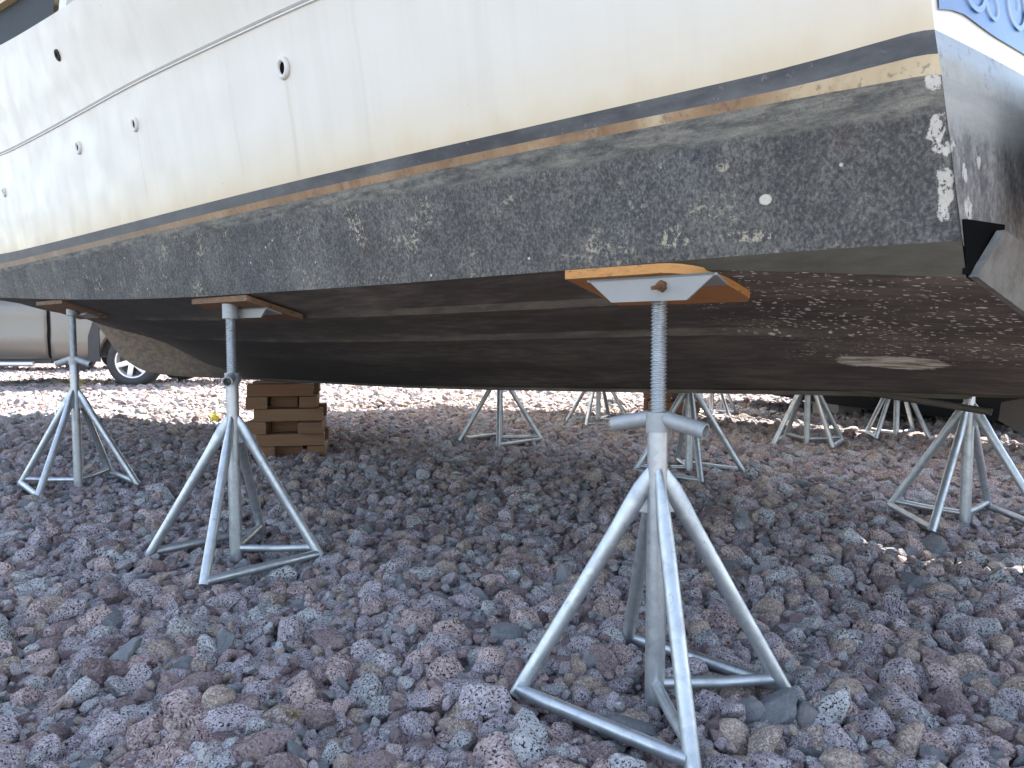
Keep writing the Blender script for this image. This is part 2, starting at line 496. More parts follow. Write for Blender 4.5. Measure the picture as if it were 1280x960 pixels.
def m_ply_edge():
    t = NT('plywood_edge_grain')
    g = t.noise(26, 6, 0.7, t.mapping(scale=(0.25, 3, 5)))
    c = t.mix(g, (0.36, 0.145, 0.042), (0.60, 0.32, 0.11))
    d = t.step(t.noise(50, 4, 0.6, t.mapping(scale=(0.16, 1, 4))), 0.60, 0.66)
    c = t.mix(t.math('MULTIPLY', d, .8), c, (0.12, 0.05, 0.02))
    return t.done(c, 0.75, 0, t.bump(g, 0.4, 0.004), 0.3)

def m_old_ply():
    t = NT('weathered_plywood')
    g = t.noise(14, 6, 0.65, t.mapping(scale=(0.4, 4, 6)))
    c = t.ramp(g, [(0.3, (0.06, 0.042, 0.03)), (0.48, (0.15, 0.10, 0.06)), (0.58, (0.20, 0.085, 0.038)), (0.72, (0.27, 0.215, 0.14))])
    return t.done(c, 0.8, 0, t.bump(g, 0.4, 0.004), 0.3)

def m_timber():
    t = NT('rough_sawn_timber')
    rnd = t.rand()
    g = t.noise(9, 7, 0.68, t.mapping(scale=(0.35, 5, 5)), 0.5, w=t.math('MULTIPLY', rnd, 40))
    c = t.mix(g, (0.085, 0.040, 0.024), (0.22, 0.115, 0.065))
    c = t.mix(t.math('MULTIPLY', rnd, 0.5), c, t.mix(g, (0.12, 0.075, 0.047), (0.29, 0.185, 0.105)))
    c = t.mix(t.math('MULTIPLY', t.step(t.noise(6, 4, w=rnd), 0.55, 0.72), 0.5), c, (0.085, 0.07, 0.06))
    return t.done(c, 0.85, 0, t.bump(g, 0.4, 0.006), 0.25)

def m_stone(name, light, dark, speck=(0.022, 0.021, 0.024), amount=0.5, pale=(0.68, 0.64, 0.62)):
    t = NT(name)
    rnd = t.rand()
    w = t.math('MULTIPLY', rnd, 57.0)
    c = t.mix(rnd, dark, light)
    c = t.mix(t.math('MULTIPLY', t.noise(2.1, 4, 0.6, w=w), 0.8), c, tuple(x * 0.72 for x in dark))
    # granite: pale feldspar and black mica grains (object space of one stone is about 1 unit)
    fp = t.voro(17, out='Color', w=w)
    c = t.mix(t.math('MULTIPLY', t.step(fp, 0.55, 0.7), 0.40), c, pale)
    mi = t.noise(15.0, 3, 0.72, w=t.math('ADD', w, 3.0))
    c = t.mix(t.math('MULTIPLY', t.step(mi, 0.545 - 0.03 * amount, 0.575), min(1.0, amount * 1.8)), c, speck)
    dust = t.step(t.noise(1.3, 3, 0.5, w=t.math('ADD', w, 9.0)), 0.5, 0.75)
    c = t.mix(t.math('MULTIPLY', dust, 0.35), c, (0.38, 0.31, 0.25))
    h = t.math('ADD', t.noise(6, 6, 0.7, w=w), t.math('MULTIPLY', mi, -0.3))
    return t.done(c, 0.88, 0, t.bump(h, 0.5, 0.05), 0.25)

def m_ground():
    t = NT('gravel_bed')
    v = t.voro(17, out='Color')
    d = t.voro(17)
    c = t.mix(v, (0.16, 0.13, 0.13), (0.34, 0.29, 0.28))
    c = t.mix(t.step(d, 0.30, 0.62), c, (0.09, 0.075, 0.07))
    c = t.mix(t.math('MULTIPLY', t.step(t.noise(60, 4, 0.7), 0.55, 0.65), 0.5), c, (0.06, 0.055, 0.055))
    h = t.math('SUBTRACT', t.noise(40, 4), d)
    return t.done(c, 0.95, 0, t.bump(h, 0.9, 0.04), 0.2)

GEL, SIDE, TLOW, BOTTOM = m_gelcoat(), m_fouled_side(), m_transom_low(), m_bottom()
NAVY, RUST, SKYNAVY = m_navy(), m_rust(), m_skylit_navy()
GALV, CAST, PLY, PLYE, OLDPLY, TIMBER = m_galv(), m_galv_old(), m_ply(), m_ply_edge(), m_old_ply(), m_timber()
GROUND = m_ground()
WHITEM = mat_plain('painted_white_steel', (0.27, 0.265, 0.25), 0.55, 0.0, 0.12, 18, 0.1)
RUSTM = mat_plain('rusty_iron', (0.16, 0.075, 0.035), 0.8, 0.3, 0.5, 40, 0.3)
BLACK = mat_plain('black_rubber', (0.022, 0.022, 0.023), 0.75, 0, 0.3, 20, 0.1)
GROOVE = mat_plain('grey_seam', (0.30, 0.275, 0.225), 0.6, 0, 0.3, 20)
GLASSD = mat_plain('smoked_window', (0.030, 0.033, 0.032), 0.6, 0, 0.5, 3, 0, 0.08)
TAN = mat_plain('tan_moulding', (0.50, 0.38, 0.19), 0.5, 0, 0.2, 8)
CREAM = mat_plain('cream_plastic', (0.62, 0.60, 0.54), 0.45, 0, 0.15, 30)
HOLESHADE = mat_plain('opening_shade', (0.008, 0.008, 0.008), 1.0, spec=0.0)  # black that paints the shade inside openings
TABM = mat_plain('grey_fouled_metal', (0.14, 0.132, 0.118), 0.8, 0.1, 0.75, 30, 0.6)
DARKBR = mat_plain('dark_brown_fouling', (0.055, 0.043, 0.034), 0.8, 0.0, 0.4, 16, 0.3)

# ------------------------------------------------------------------ ground and gravel
random.seed(7)
rng = np.random.default_rng(11)

def gh(x, y):
    """gentle lumps of the gravel bed"""
    return (0.016 * np.sin(1.9 * x + 0.7 * y + 0.4) * np.sin(1.3 * y - 0.6 * x) + 0.012 * np.sin(4.3 * x + 1.1) * np.sin(3.7 * y + 0.5) + 0.008 * np.sin(9.1 * x - 2.2 * y) * np.sin(8.3 * y + 1.7 * x))

def make_ground():
    bm = bmesh.new()
    xs = [-900, -300, -100, -50] + list(np.linspace(-26, 26, 80)) + [50, 100, 300, 900]
    ys = [-400, -100, -40, -14] + list(np.linspace(-6, 40, 80)) + [70, 140, 400, 1200]
    rows = []
    for y in ys:
        rows.append([(x, y, -0.055 + (float(gh(x, y)) if abs(x) < 26 and -6 <= y <= 40 else 0)) for x in xs])
    add_grid(bm, rows)
    o = obj('ground', bm, GROUND, None, 180)
    o['kind'] = 'structure'
make_ground()

def stone_mesh(seed, flat):
    r = np.random.default_rng(seed)
    bm = bmesh.new()
    bmesh.ops.create_icosphere(bm, subdivisions=4, radius=1.0)
    n = r.normal(size=(r.integers(10, 15), 3))
    n /= np.linalg.norm(n, axis=1)[:, None]
    pl = r.uniform(0.58, 0.86, len(n))
    ax = np.array([r.uniform(0.9, 1.25), r.uniform(0.75, 1.0), r.uniform(0.55, 0.8) * flat])
    fr = r.normal(size=(9, 3)) * 4.2
    ph = r.uniform(0, 6.28, 9)
    fr2 = r.normal(size=(10, 3)) * 12
    fr3 = r.normal(size=(8, 3)) * 24
    for v in bm.verts:
        d = np.array(v.co)
        q = d @ n.T
        q = np.where(q > 0.05, pl / np.maximum(q, 0.05), 9.0)
        q = np.append(q, 1.06)
        k = 85.0
        rad = -np.log(np.sum(np.exp(-k * q))) / k
        rad *= 1 + 0.013 * np.sum(np.sin(fr @ d + ph)) / 2 + 0.014 * np.sum(np.sin(fr2 @ d + ph[0])) / 2 + 0.006 * np.sum(np.sin(fr3 @ d + ph[1])) / 2
        v.co = Vector(d * rad * ax * 0.70)
    me = bpy.data.meshes.new('stone')
    bm.to_mesh(me); bm.free()
    me.shade_smooth()
    me.set_sharp_from_angle(angle=R(21))
    return me

STONES = [
    m_stone('granite_pink', (0.58, 0.44, 0.41), (0.31, 0.215, 0.205), amount=0.55),
    m_stone('granite_lilac', (0.52, 0.455, 0.485), (0.28, 0.24, 0.265), amount=0.62),
    m_stone('granite_grey', (0.58, 0.58, 0.585), (0.28, 0.282, 0.29), amount=0.7),
    m_stone('granite_buff', (0.48, 0.375, 0.30), (0.27, 0.205, 0.165), amount=0.35),
    m_stone('slate_grey', (0.27, 0.285, 0.30), (0.15, 0.16, 0.17), amount=0.06, pale=(0.24, 0.25, 0.25)),
    m_stone('granite_plum', (0.31, 0.225, 0.22), (0.16, 0.118, 0.122), amount=0.4, pale=(0.38, 0.3, 0.3)),
]
stone_col = bpy.data.collections.new('stones')
names = []
spec = [0, 0, 0, 1, 1, 1, 1, 2, 2, 2, 3, 3, 4, 4, 5, 5]
for i, mi in enumerate(spec):
    me = stone_mesh(100 + i, 0.75 if mi == 4 else 1.0)
    me.materials.append(STONES[mi])
    o = bpy.data.objects.new('stone_%02d' % i, me)
    stone_col.objects.link(o)
WEIGHT = np.array([1.1, 1.1, 1.1, 1.15, 1.15, 1.15, 1.15, 1.0, 1.0, 1.0, .55, .55, .42, .42, .6, .6])
WEIGHT = WEIGHT / WEIGHT.sum()

STAND_FEET = [((0.299, 1.565), PI + 0.03, 0.28), ((-0.944, 2.585), -PI / 2, 0.30), ((-2.179, 3.82), 0.0, 0.30), ((1.847, 3.09), R(-50), 0.30), ((0.97, 4.175), 0.0, 0.295), ((-0.086, 5.42), R(-90), 0.29)]
BAR_SEGS = []
for (cx, cy), rt, rad in STAND_FEET:      # the stands were set down on raked-off gravel: no big stones lie over their base bars
    ft = [(cx + rad * math.cos(rt + q * PI / 2), cy + rad * math.sin(rt + q * PI / 2)) for q in range(4)]
    BAR_SEGS += [(ft[0], ft[1]), (ft[2], ft[3]), ((cx, cy), ft[1]), ((cx, cy), ft[2])]
def bar_distance(P):
    d = np.full(len(P), 9.0)
    for a, b in BAR_SEGS:
        a, b = np.array(a), np.array(b)
        ab = b - a
        t = np.clip(((P - a) @ ab) / (ab @ ab), 0, 1)
        d = np.minimum(d, np.linalg.norm(P - (a + t[:, None] * ab), axis=1))
    return d

def scatter(name, x_lim, y0, y1, pitch, size, zoff, seed):
    r = np.random.default_rng(seed)
    pts = []
    yy = y0
    row = 0
    while yy < y1:
        a, b = x_lim(yy)
        xs = np.arange(a, b, pitch) + (pitch / 2 if row % 2 else 0)
        pts.append(np.stack([xs, np.full_like(xs, yy)], 1))
        yy += pitch * 0.87
        row += 1
    P = np.concatenate(pts)
    N = len(P)
    P += r.uniform(-0.42, 0.42, (N, 2)) * pitch
    z = gh(P[:, 0], P[:, 1]) + zoff + r.normal(0, 0.009, N)
    s = size * np.clip(r.lognormal(-0.03, 0.33, N), 0.45, 1.8)
    z += (s - size) * 0.18
    near_bar = bar_distance(P)
    s = np.where(near_bar < 0.05, np.minimum(s, 0.042), s)
    z -= 0.030 * np.clip(1 - near_bar / 0.07, 0, 1)
    co = np.column_stack([P, z])
    return co, s

def gravel(name, parts, label=None):
    co = np.concatenate([p[0] for p in parts])
    s = np.concatenate([p[1] for p in parts])
    N = len(co)
    r = np.random.default_rng(5)
    me = bpy.data.meshes.new(name)
    me.vertices.add(N)
    me.vertices.foreach_set('co', co.astype(np.float32).ravel())
    rot = np.column_stack([r.normal(0, 0.55, N), r.normal(0, 0.55, N), r.uniform(0, 6.28, N)])
    a = me.attributes.new('rot', 'FLOAT_VECTOR', 'POINT'); a.data.foreach_set('vector', rot.astype(np.float32).ravel())
    a = me.attributes.new('scl', 'FLOAT', 'POINT'); a.data.foreach_set('value', s.astype(np.float32))
    a = me.attributes.new('pick', 'INT', 'POINT'); a.data.foreach_set('value', r.choice(len(spec), N, p=WEIGHT).astype(np.int32))
    me.update()
    o = bpy.data.objects.new(name, me)
    COL.objects.link(o)
    ng = bpy.data.node_groups.new('gravel_scatter', 'GeometryNodeTree')
    ng.interface.new_socket('Geometry', in_out='INPUT', socket_type='NodeSocketGeometry')
    ng.interface.new_socket('Geometry', in_out='OUTPUT', socket_type='NodeSocketGeometry')
    gi = ng.nodes.new('NodeGroupInput'); go = ng.nodes.new('NodeGroupOutput')
    iop = ng.nodes.new('GeometryNodeInstanceOnPoints')
    ci = ng.nodes.new('GeometryNodeCollectionInfo')
    ci.inputs['Collection'].default_value = stone_col
    ci.inputs['Separate Children'].default_value = True
    ci.inputs['Reset Children'].default_value = True
    def na(nm, ty):
        n = ng.nodes.new('GeometryNodeInputNamedAttribute'); n.data_type = ty
        n.inputs['Name'].default_value = nm
        return n.outputs['Attribute']
    L = ng.links.new
    L(gi.outputs[0], iop.inputs['Points'])
    L(ci.outputs[0], iop.inputs['Instance'])
    iop.inputs['Pick Instance'].default_value = True
    L(na('pick', 'INT'), iop.inputs['Instance Index'])
    L(na('rot', 'FLOAT_VECTOR'), iop.inputs['Rotation'])
    L(na('scl', 'FLOAT'), iop.inputs['Scale'])
    L(iop.outputs[0], go.inputs[0])
    md = o.modifiers.new('scatter', 'NODES')
    md.node_group = ng
    o['kind'] = 'stuff'
    return o
near = lambda y: (-0.74 * y - 0.9, 0.74 * y + 0.9)
far = lambda y: (-0.72 * y - 1.5, 0.72 * y + 1.5)
gravel('gravel', [
    scatter('a', near, 0.55, 8.2, 0.036, 0.038, -0.050, 1),
    scatter('b', near, 0.55, 7.5, 0.044, 0.046, -0.029, 2),
    scatter('d', near, 0.55, 4.6, 0.040, 0.019, -0.018, 4),
    scatter('c', far, 8.2, 18.0, 0.054, 0.058, -0.036, 3),
])

# ------------------------------------------------------------------ the big boat
UX = Vector((-0.72, 0.694, 0)).normalized()      # towards the bow
NX = Vector((UX.y, -UX.x, 0))                    # away from the camera side
BOAT_LOC = NX * 2.5
BOAT_ROT = math.atan2(UX.y, UX.x)
def loc(x, y, z):
    return BOAT_LOC + UX * x - NX * y + Vector((0, 0, z))

kz = pchip([.34, .83, 1.4, 2.1, 3.2, 4, 5, 6.07, 6.56, 7.16, 7.67, 8.06, 8.43, 8.8, 9.2, 9.6, 10.1], [.578, .567, .546, .518, .481, .469, .453, .437, .437, .535, .77, .94, 1.02, 1.10, 1.36, 2.0, 2.85])
ROWS = {
    'chine': (pchip([.34, 1, 2, 3, 4.2, 5.2, 6.2, 7, 7.7, 8.3, 8.8, 9.2, 10.1], [1.18, 1.22, 1.30, 1.35, 1.365, 1.345, 1.25, 1.06, .76, .43, .13, .015, .005]),
              pchip([.34, .6, 1, 2, 2.5, 3, 3.5, 4.2, 5.2, 6.2, 7, 7.7, 8.3, 8.8, 9.2, 9.6, 10.1], [.892, .893, .888, .879, .879, .885, .897, .920, .961, .997, 1.032, 1.066, 1.10, 1.16, 1.40, 2.02, 2.87])),
    'w0': (pchip([.34, 1, 2, 3, 4.2, 5.2, 6.2, 7, 7.7, 8.3, 8.8, 9.2, 9.6, 10.1], [1.225, 1.262, 1.34, 1.39, 1.405, 1.395, 1.33, 1.16, .89, .58, .28, .07, .01, .005]),
           pchip([.34, .6, 1, 2, 3, 3.7, 4.5, 5.2, 6.2, 7, 7.7, 8.3, 8.8, 9.2, 9.6, 10.1], [1.136, 1.140, 1.142, 1.127, 1.112, 1.105, 1.103, 1.114, 1.175, 1.23, 1.29, 1.37, 1.46, 1.60, 2.04, 2.89])),
    'w1': (pchip([.34, 1, 2, 3, 4.2, 5.2, 6.2, 7, 7.7, 8.3, 8.8, 9.2, 9.6, 10.1], [1.231, 1.268, 1.346, 1.397, 1.413, 1.405, 1.345, 1.18, .92, .61, .31, .09, .012, .006]),
           pchip([.34, .6, 1, 2, 3, 3.7, 4.5, 5.2, 6.2, 7, 7.7, 8.3, 8.8, 9.2, 9.6, 10.1], [1.166, 1.158, 1.160, 1.147, 1.131, 1.127, 1.127, 1.142, 1.21, 1.27, 1.333, 1.41, 1.50, 1.64, 2.06, 2.90])),
    'w2': (pchip([.34, 1, 2, 3, 4.2, 5.2, 6.2, 7, 7.7, 8.3, 8.8, 9.2, 9.6, 10.1], [1.238, 1.276, 1.356, 1.408, 1.426, 1.42, 1.37, 1.21, .96, .65, .35, .12, .015, .007]),
           pchip([.34, .6, 1, 2, 3, 3.7, 4.5, 5.2, 6.2, 7, 7.7, 8.3, 8.8, 9.2, 9.6, 10.1], [1.200, 1.189, 1.188, 1.177, 1.164, 1.162, 1.168, 1.194, 1.267, 1.335, 1.403, 1.48, 1.575, 1.71, 2.10, 2.91])),
    's': (pchip([.34, 1, 2, 3, 4.2, 5.2, 6.2, 7, 7.7, 8.3, 8.8, 9.2, 9.6, 10.1], [1.28, 1.33, 1.42, 1.47, 1.48, 1.48, 1.47, 1.36, 1.14, .86, .58, .34, .12, .01]),
          pchip([.34, 1, 2, 2.5, 3.5, 4.2, 4.7, 5.2, 6.2, 7, 7.7, 8.3, 8.8, 9.2, 9.6, 10.1], [1.59, 1.60, 1.607, 1.609, 1.613, 1.626, 1.655, 1.715, 1.87, 2.02, 2.16, 2.29, 2.42, 2.54, 2.70, 2.95])),
    'sheer': (pchip([.34, 1, 2, 3, 4.2, 5.2, 6.2, 7, 7.7, 8.3, 8.8, 9.2, 9.6, 10.1], [1.36, 1.42, 1.52, 1.57, 1.58, 1.60, 1.61, 1.53, 1.34, 1.08, .80, .55, .28, .02]),
              pchip([.34, 1, 2, 3, 3.5, 4.2, 4.7, 5.2, 5.7, 6.2, 7, 7.7, 8.3, 8.8, 9.2, 9.6, 10.1], [1.84, 1.85, 1.87, 1.915, 1.955, 2.03, 2.10, 2.19, 2.30, 2.42, 2.62, 2.80, 2.95, 3.06, 3.13, 3.18, 3.22])),
}
OFF = {'chine': -0.015, 'w0': 0.012, 'w1': 0.016, 'w2': 0.02, 's': 0.06, 'sheer': 0.10}
X0 = 0.34
def fadeaft(u): return max(0.0, 1 - (u - X0) / 0.6)
def row_pt(name, u, side=1):
    v, z = ROWS[name]
    return Vector((u + OFF[name] * fadeaft(u), side * v(u), z(u)))
US = [X0, X0 + 0.012, X0 + 0.03] + list(np.arange(0.42, 10.1, 0.08)) + [10.1]
def vround(u):   # rounds the corner between side and transom
    d = u - X0
    return -0.012 * max(0, 1 - d / 0.03) ** 2

def strip(name, a, b, mat, parent, n=1, sides=(1, -1), u_lim=None, proud=0.0, attrs=None):
    bm = bmesh.new()
    lay = {k: bm.verts.layers.float.new(k) for k in (attrs or {})}
    us = [u for u in US if u_lim is None or u_lim[0] <= u <= u_lim[1]]
    for sd in sides:
        rows = []
        for u in us:
            pa, pb = row_pt(a, u, sd), row_pt(b, u, sd)
            r = []
            for k in range(n + 1):
                p = pa.lerp(pb, k / n)
                p.y += sd * (proud + vround(u))
                r.append(p)
            rows.append(r)
        vs = add_grid(bm, rows, flip=(sd > 0))
        for k, fn in (attrs or {}).items():
            for ri, u in enumerate(us):
                for v in vs[ri]: v[lay[k]] = fn(u, v.co)
    return obj(name, bm, mat, parent, 50)

boat = empty('motor_boat', BOAT_LOC, BOAT_ROT, 'big white motor boat with fouled dark bottom propped up on steel stands above the gravel', 'boat')

strip('boot_stripe', 'w1', 'w2', NAVY, boat)
strip('waterline_stripe', 'w0', 'w1', RUST, boat)
strip('bottom_paint', 'chine', 'w0', SIDE, boat, n=3, attrs={'below': lambda u, co: ROWS['w0'][1](u) - co.z})

# topsides: side skins plus transom, one mesh
def bulge(s): return -0.11 * (1 - s * s)
def transom_pts(name, ns=40):
    p = row_pt(name, X0)
    w = p.y - 0.012
    return [Vector((p.x + bulge(s), s * w, p.z)) for s in np.linspace(-1, 1, ns + 1)]
def transom_lerp(a, b, t): return [p.lerp(q, t) for p, q in zip(a, b)]

bm = bmesh.new()
la = bm.verts.layers.float.new('above')
for sd in (1, -1):
    rows = []
    for u in US:
        r = []
        for a, b, n in (('w2', 's', 4), ('s', 'sheer', 3)):
            pa, pb = row_pt(a, u, sd), row_pt(b, u, sd)
            for k in range(n + (b == 'sheer')):
                p = pa.lerp(pb, k / n); p.y += sd * vround(u); r.append(p)
        rows.append(r)
    vs = add_grid(bm, rows, flip=(sd > 0))
    for ri, u in enumerate(US):
        for v in vs[ri]: v[la] = v.co.z - ROWS['w2'][1](u)
tw2, ts, tsh = transom_pts('w2'), transom_pts('s'), transom_pts('sheer')
rows = [transom_lerp(tw2, ts, k / 4) for k in range(5)] + [tsh]
vs = add_grid(bm, rows)
for r in vs:
    for v in r: v[la] = 0.12 + v.co.z - ROWS['w2'][1](X0)
# deck: closes the top
rows = []
for u in US:
    p, q = row_pt('sheer', u, 1), row_pt('sheer', u, -1)
    rows.append([p.lerp(q, k / 6) + Vector((bulge(1 - 2 * k / 6) * fadeaft(u), 0, 0.04 * (1 - (1 - k / 3) ** 2))) for k in range(7)])
vs = add_grid(bm, rows, flip=True)
for r in vs:
    for v in r: v[la] = 1.0
hull = obj('topsides', bm, GEL, boat, 50)

# transom paint bands
bm = bmesh.new()
add_grid(bm, [transom_pts('w1'), transom_pts('w2')])
add_grid(bm, [transom_lerp(transom_pts('w0'), transom_pts('w1'), k) for k in (0, 1)])
obj('transom_stripe', bm, SKYNAVY, boat, 50)

# bottom section
STRK = ((0.83, 0.80), (0.61, 0.62), (0.39, 1.0))
def bottom_section(u, sd=1):
    c = row_pt('chine', u, 1)
    k = kz(u)
    drop = 0.052 * max(0.0, 1 - (u - X0) / 0.62) + 0.003
    pts = [(c.y, c.z, 0.0), (c.y - 0.010 - 0.15 * drop, c.z - drop, 0.0)]
    cb, zb = pts[1][0], pts[1][1]
    bowf = max(0.0, min(1, (u - 4.0) / 2.6))
    def base(s):   # s: 0 keel .. 1 chine
        e = s ** (1.0 - 0.85 * bowf * bowf * (3 - 2 * bowf))      # hollow bow sections
        return k + (zb - k) * e
    for s, u0 in STRK:
        a = max(0.0, min(1, (u - u0) / 0.10)) * max(0.0, min(1, (6.3 - u) / 1.2)) * (0.5 if s < 0.5 else 1.0)
        w = 0.024
        pts.append((cb * (s + w), base(s + w), 0.0))
        pts.append((cb * (s + w - 0.017), base(s + w - .004) - 0.017 * a, 1.0 * a))
        pts.append((cb * (s - 0.02), base(s - 0.02) - 0.009 * a, 0.4 * a))
        pts.append((cb * (s - 0.10), base(s - 0.10), 0.0))
    pts.append((0.035 * min(1, cb), base(0.035) - 0.0, 0.0))
    pts.append((0.0, k, 0.0))
    return pts
bm = bmesh.new()
ls = bm.verts.layers.float.new('strake')
for sd in (1, -1):
    rows, att = [], []
    for u in US:
        sec = bottom_section(u)
        vm = max(sec[0][0], 1e-3)
        rows.append([Vector((u + (bulge(y / vm) + OFF['chine']) * fadeaft(u), sd * y, z)) for y, z, a in sec])
        att.append([a for y, z, a in sec])
    vs = add_grid(bm, rows, flip=(sd < 0))
    for r, a in zip(vs, att):
        for v, x in zip(r, a): v[ls] = x
bmesh.ops.remove_doubles(bm, verts=bm.verts[:], dist=0.0004)
obj('hull_bottom', bm, BOTTOM, boat, 25)

# lower transom between the bottom edge and the waterline
bm = bmesh.new()
lb = bm.verts.layers.float.new('below')
sec = bottom_section(X0)
ys = [y for y, z, a in reversed(sec)]; zs = [z for y, z, a in reversed(sec)]
top = transom_pts('w0')
rows = []
for k in range(9):
    r = []
    for i, p in enumerate(top):
        s = -1 + 2 * i / 40
        vm = row_pt('chine', X0).y
        zb = float(np.interp(abs(s) * vm * 0.999, ys, zs))
        q = Vector((X0 + bulge(s) + OFF['chine'], s * (vm - 0.006), zb))
        r.append(q.lerp(p, k / 8))
    rows.append(r)
vs = add_grid(bm, rows)
for r in vs:
    for v in r: v[lb] = ROWS['w0'][1](X0) - v.co.z
obj('transom', bm, TLOW, boat, 50)

# styling groove along the side
bm = bmesh.new()
for sd in (1, -1):
    rows = []
    for u in US[:-4]:
        p = row_pt('s', u, sd)
        rows.append([p + Vector((0, sd * d, dz)) for d, dz in ((-0.004, -0.006), (0.003, -0.0045), (0.003, 0.0035), (-0.004, 0.005))])
    add_grid(bm, rows, flip=(sd > 0))
obj('seam_strip', bm, GROOVE, boat, 50)
bm = bmesh.new()
for sd in (1, -1):
    rows = []
    for u in US[:-4]:
        p = row_pt('s', u, sd)
        rows.append([p + Vector((0, sd * d, dz)) for d, dz in ((-0.004, -0.013), (0.004, -0.0105), (0.004, -0.0065), (-0.004, -0.0045))])
    add_grid(bm, rows, flip=(sd > 0))
obj('rub_moulding', bm, CREAM, boat, 50)

# deck house: dark side window band, tan moulding, white upper side and roof
def house_row(u, sd, inset, dz):
    p = row_pt('sheer', u, sd)
    return Vector((p.x, sd * max(0.02, abs(p.y) - inset), p.z + dz))
HU = [u for u in US if 1.2 <= u <= 8.2]
def house(name, prof, mat, u0, u1, parent):
    us = [u for u in US if u0 <= u <= u1]
    for sd in (1, -1):
        bm = bmesh.new()
        rows = [[house_row(u, sd, a, b) for a, b in prof] for u in us]
        vs = add_grid(bm, rows, flip=(sd > 0))
        for e in (0, -1):
            if len(prof) > 2:
                try: bm.faces.new(vs[e] if (e == 0) == (sd < 0) else list(reversed(vs[e])))
                except ValueError: pass
        obj(name, bm, mat, parent, 40)
house('side_window', [(0.012, -0.01), (0.03, 0.175)], GLASSD, 3.28, 8.0, boat)
house('side_window_frame', [(0.03, -0.01), (0.008, 0.0), (0.028, 0.175), (0.06, 0.18)], CREAM, 3.12, 3.26, boat)
house('tan_moulding', [(0.05, 0.165), (0.0, 0.17), (-0.004, 0.20), (0.02, 0.215)], TAN, 1.2, 8.0, boat)
bm = bmesh.new()
us = [u for u in US if 1.2 <= u <= 8.0]
rows = []
for u in us:
    prof = [(0.015, 0.215), (0.05, 0.45), (0.10, 0.80), (0.2, 0.86)]
    L = [house_row(u, 1, a, b) for a, b in prof]
    Rr = [house_row(u, -1, a, b) for a, b in reversed(prof)]
    rows.append(L + Rr)
vs = add_grid(bm, rows, flip=True)
bm.faces.new(list(reversed(vs[0]))); bm.faces.new(vs[-1])
lv = bm.verts.layers.float.new('above')
for v in bm.verts: v[lv] = 1.0
obj('deck_house', bm, GEL, boat, 40)
for sd in (1, -1):
    bm = bmesh.new()
    rows = [[house_row(u, sd, a, b) for a, b in ((0.06, -0.02), (0.04, 0.2))] for u in [u for u in US if 1.2 <= u <= 3.2]]
    add_grid(bm, rows, flip=(sd > 0))
    lv = bm.verts.layers.float.new('above')
    for v in bm.verts: v[lv] = 1.0
    obj('house_coaming', bm, GEL, boat, 40)

# through-hull fittings
def hull_v(u, z):
    pts = [row_pt(k, u) for k in ('w2', 's', 'sheer')]
    return float(np.interp(z, [p.z for p in pts], [p.y for p in pts]))
def fitting(u, z, r, thick, square=False):
    v = hull_v(u, z)
    slope = (hull_v(u, z + .05) - hull_v(u, z - .05)) / .1
    bm = bmesh.new()
    seg, ts = 28, 10
    rows = []
    for i in range(ts):
        a = 2 * PI * i / ts
        rr = r * 0.76 + r * 0.26 * math.cos(a); h = max(-0.002, thick * math.sin(a) * 1.0)
        rows.append([Vector((u + rr * math.cos(2 * PI * k / seg), v + h + slope * rr * math.sin(2 * PI * k / seg), z + rr * math.sin(2 * PI * k / seg) * 1.05)) for k in range(seg)])
    rows.append(rows[0])
    add_grid(bm, rows, close=True)
    bmesh.ops.remove_doubles(bm, verts=bm.verts[:], dist=1e-5)
    bmesh.ops.recalc_face_normals(bm, faces=bm.faces[:])
    f = obj('drain_fitting', bm, CREAM if not square else BLACK, boat, 60)
    bm = bmesh.new()
    ring = [bm.verts.new((u + r * 0.56 * math.cos(2 * PI * k / 20), v + 0.003 + slope * r * .56 * math.sin(2 * PI * k / 20), z + r * 0.56 * math.sin(2 * PI * k / 20))) for k in range(20)]
    bm.faces.new(ring)
    bmesh.ops.recalc_face_normals(bm, faces=bm.faces[:])
    obj('drain_hole_shade', bm, HOLESHADE, f, 0)  # flat black disc, paints the shade inside the fitting
    return f
fitting(1.925, 1.469, 0.028, 0.010)
fitting(2.835, 1.478, 0.023, 0.009)
fitting(3.39, 1.489, 0.025, 0.009)
fitting(4.52, 1.457, 0.022, 0.009)
fitting(3.34, 1.815, 0.020, 0.008, True)

# blue graphic with scrolls on the transom
def tr_pt(y, z, off):
    """point on the transom face, off metres aft of it"""
    p, q = row_pt('w2', X0), row_pt('s', X0)
    t = (z - p.z) / (q.z - p.z)
    w = p.y + (q.y - p.y) * t - 0.012
    x = p.x + (q.x - p.x) * t
    s = y / w
    return Vector((x + bulge(s) - off, y, z))
BLUE = mat_plain('blue_transom_vinyl', (0.028, 0.12, 0.29), 0.45, 0, 0.35, 5)
BLUEL = mat_plain('pale_blue_scroll', (0.06, 0.175, 0.36), 0.45, 0, 0.2, 8)
bm = bmesh.new()
def low_edge(y): return float(np.interp(y, [-1.215, -1.15, -1.03, 1.03, 1.15, 1.215], [1.232, 1.246, 1.236, 1.236, 1.246, 1.232]))
ygr = list(np.linspace(-1.215, 1.215, 60))
rows = [[tr_pt(y, low_edge(y) + (1.56 - low_edge(y)) * k / 4, 0.003) for y in ygr] for k in range(5)]
add_grid(bm, rows)
gr = obj('transom_graphic', bm, BLUE, boat, 60)
bm = bmesh.new()
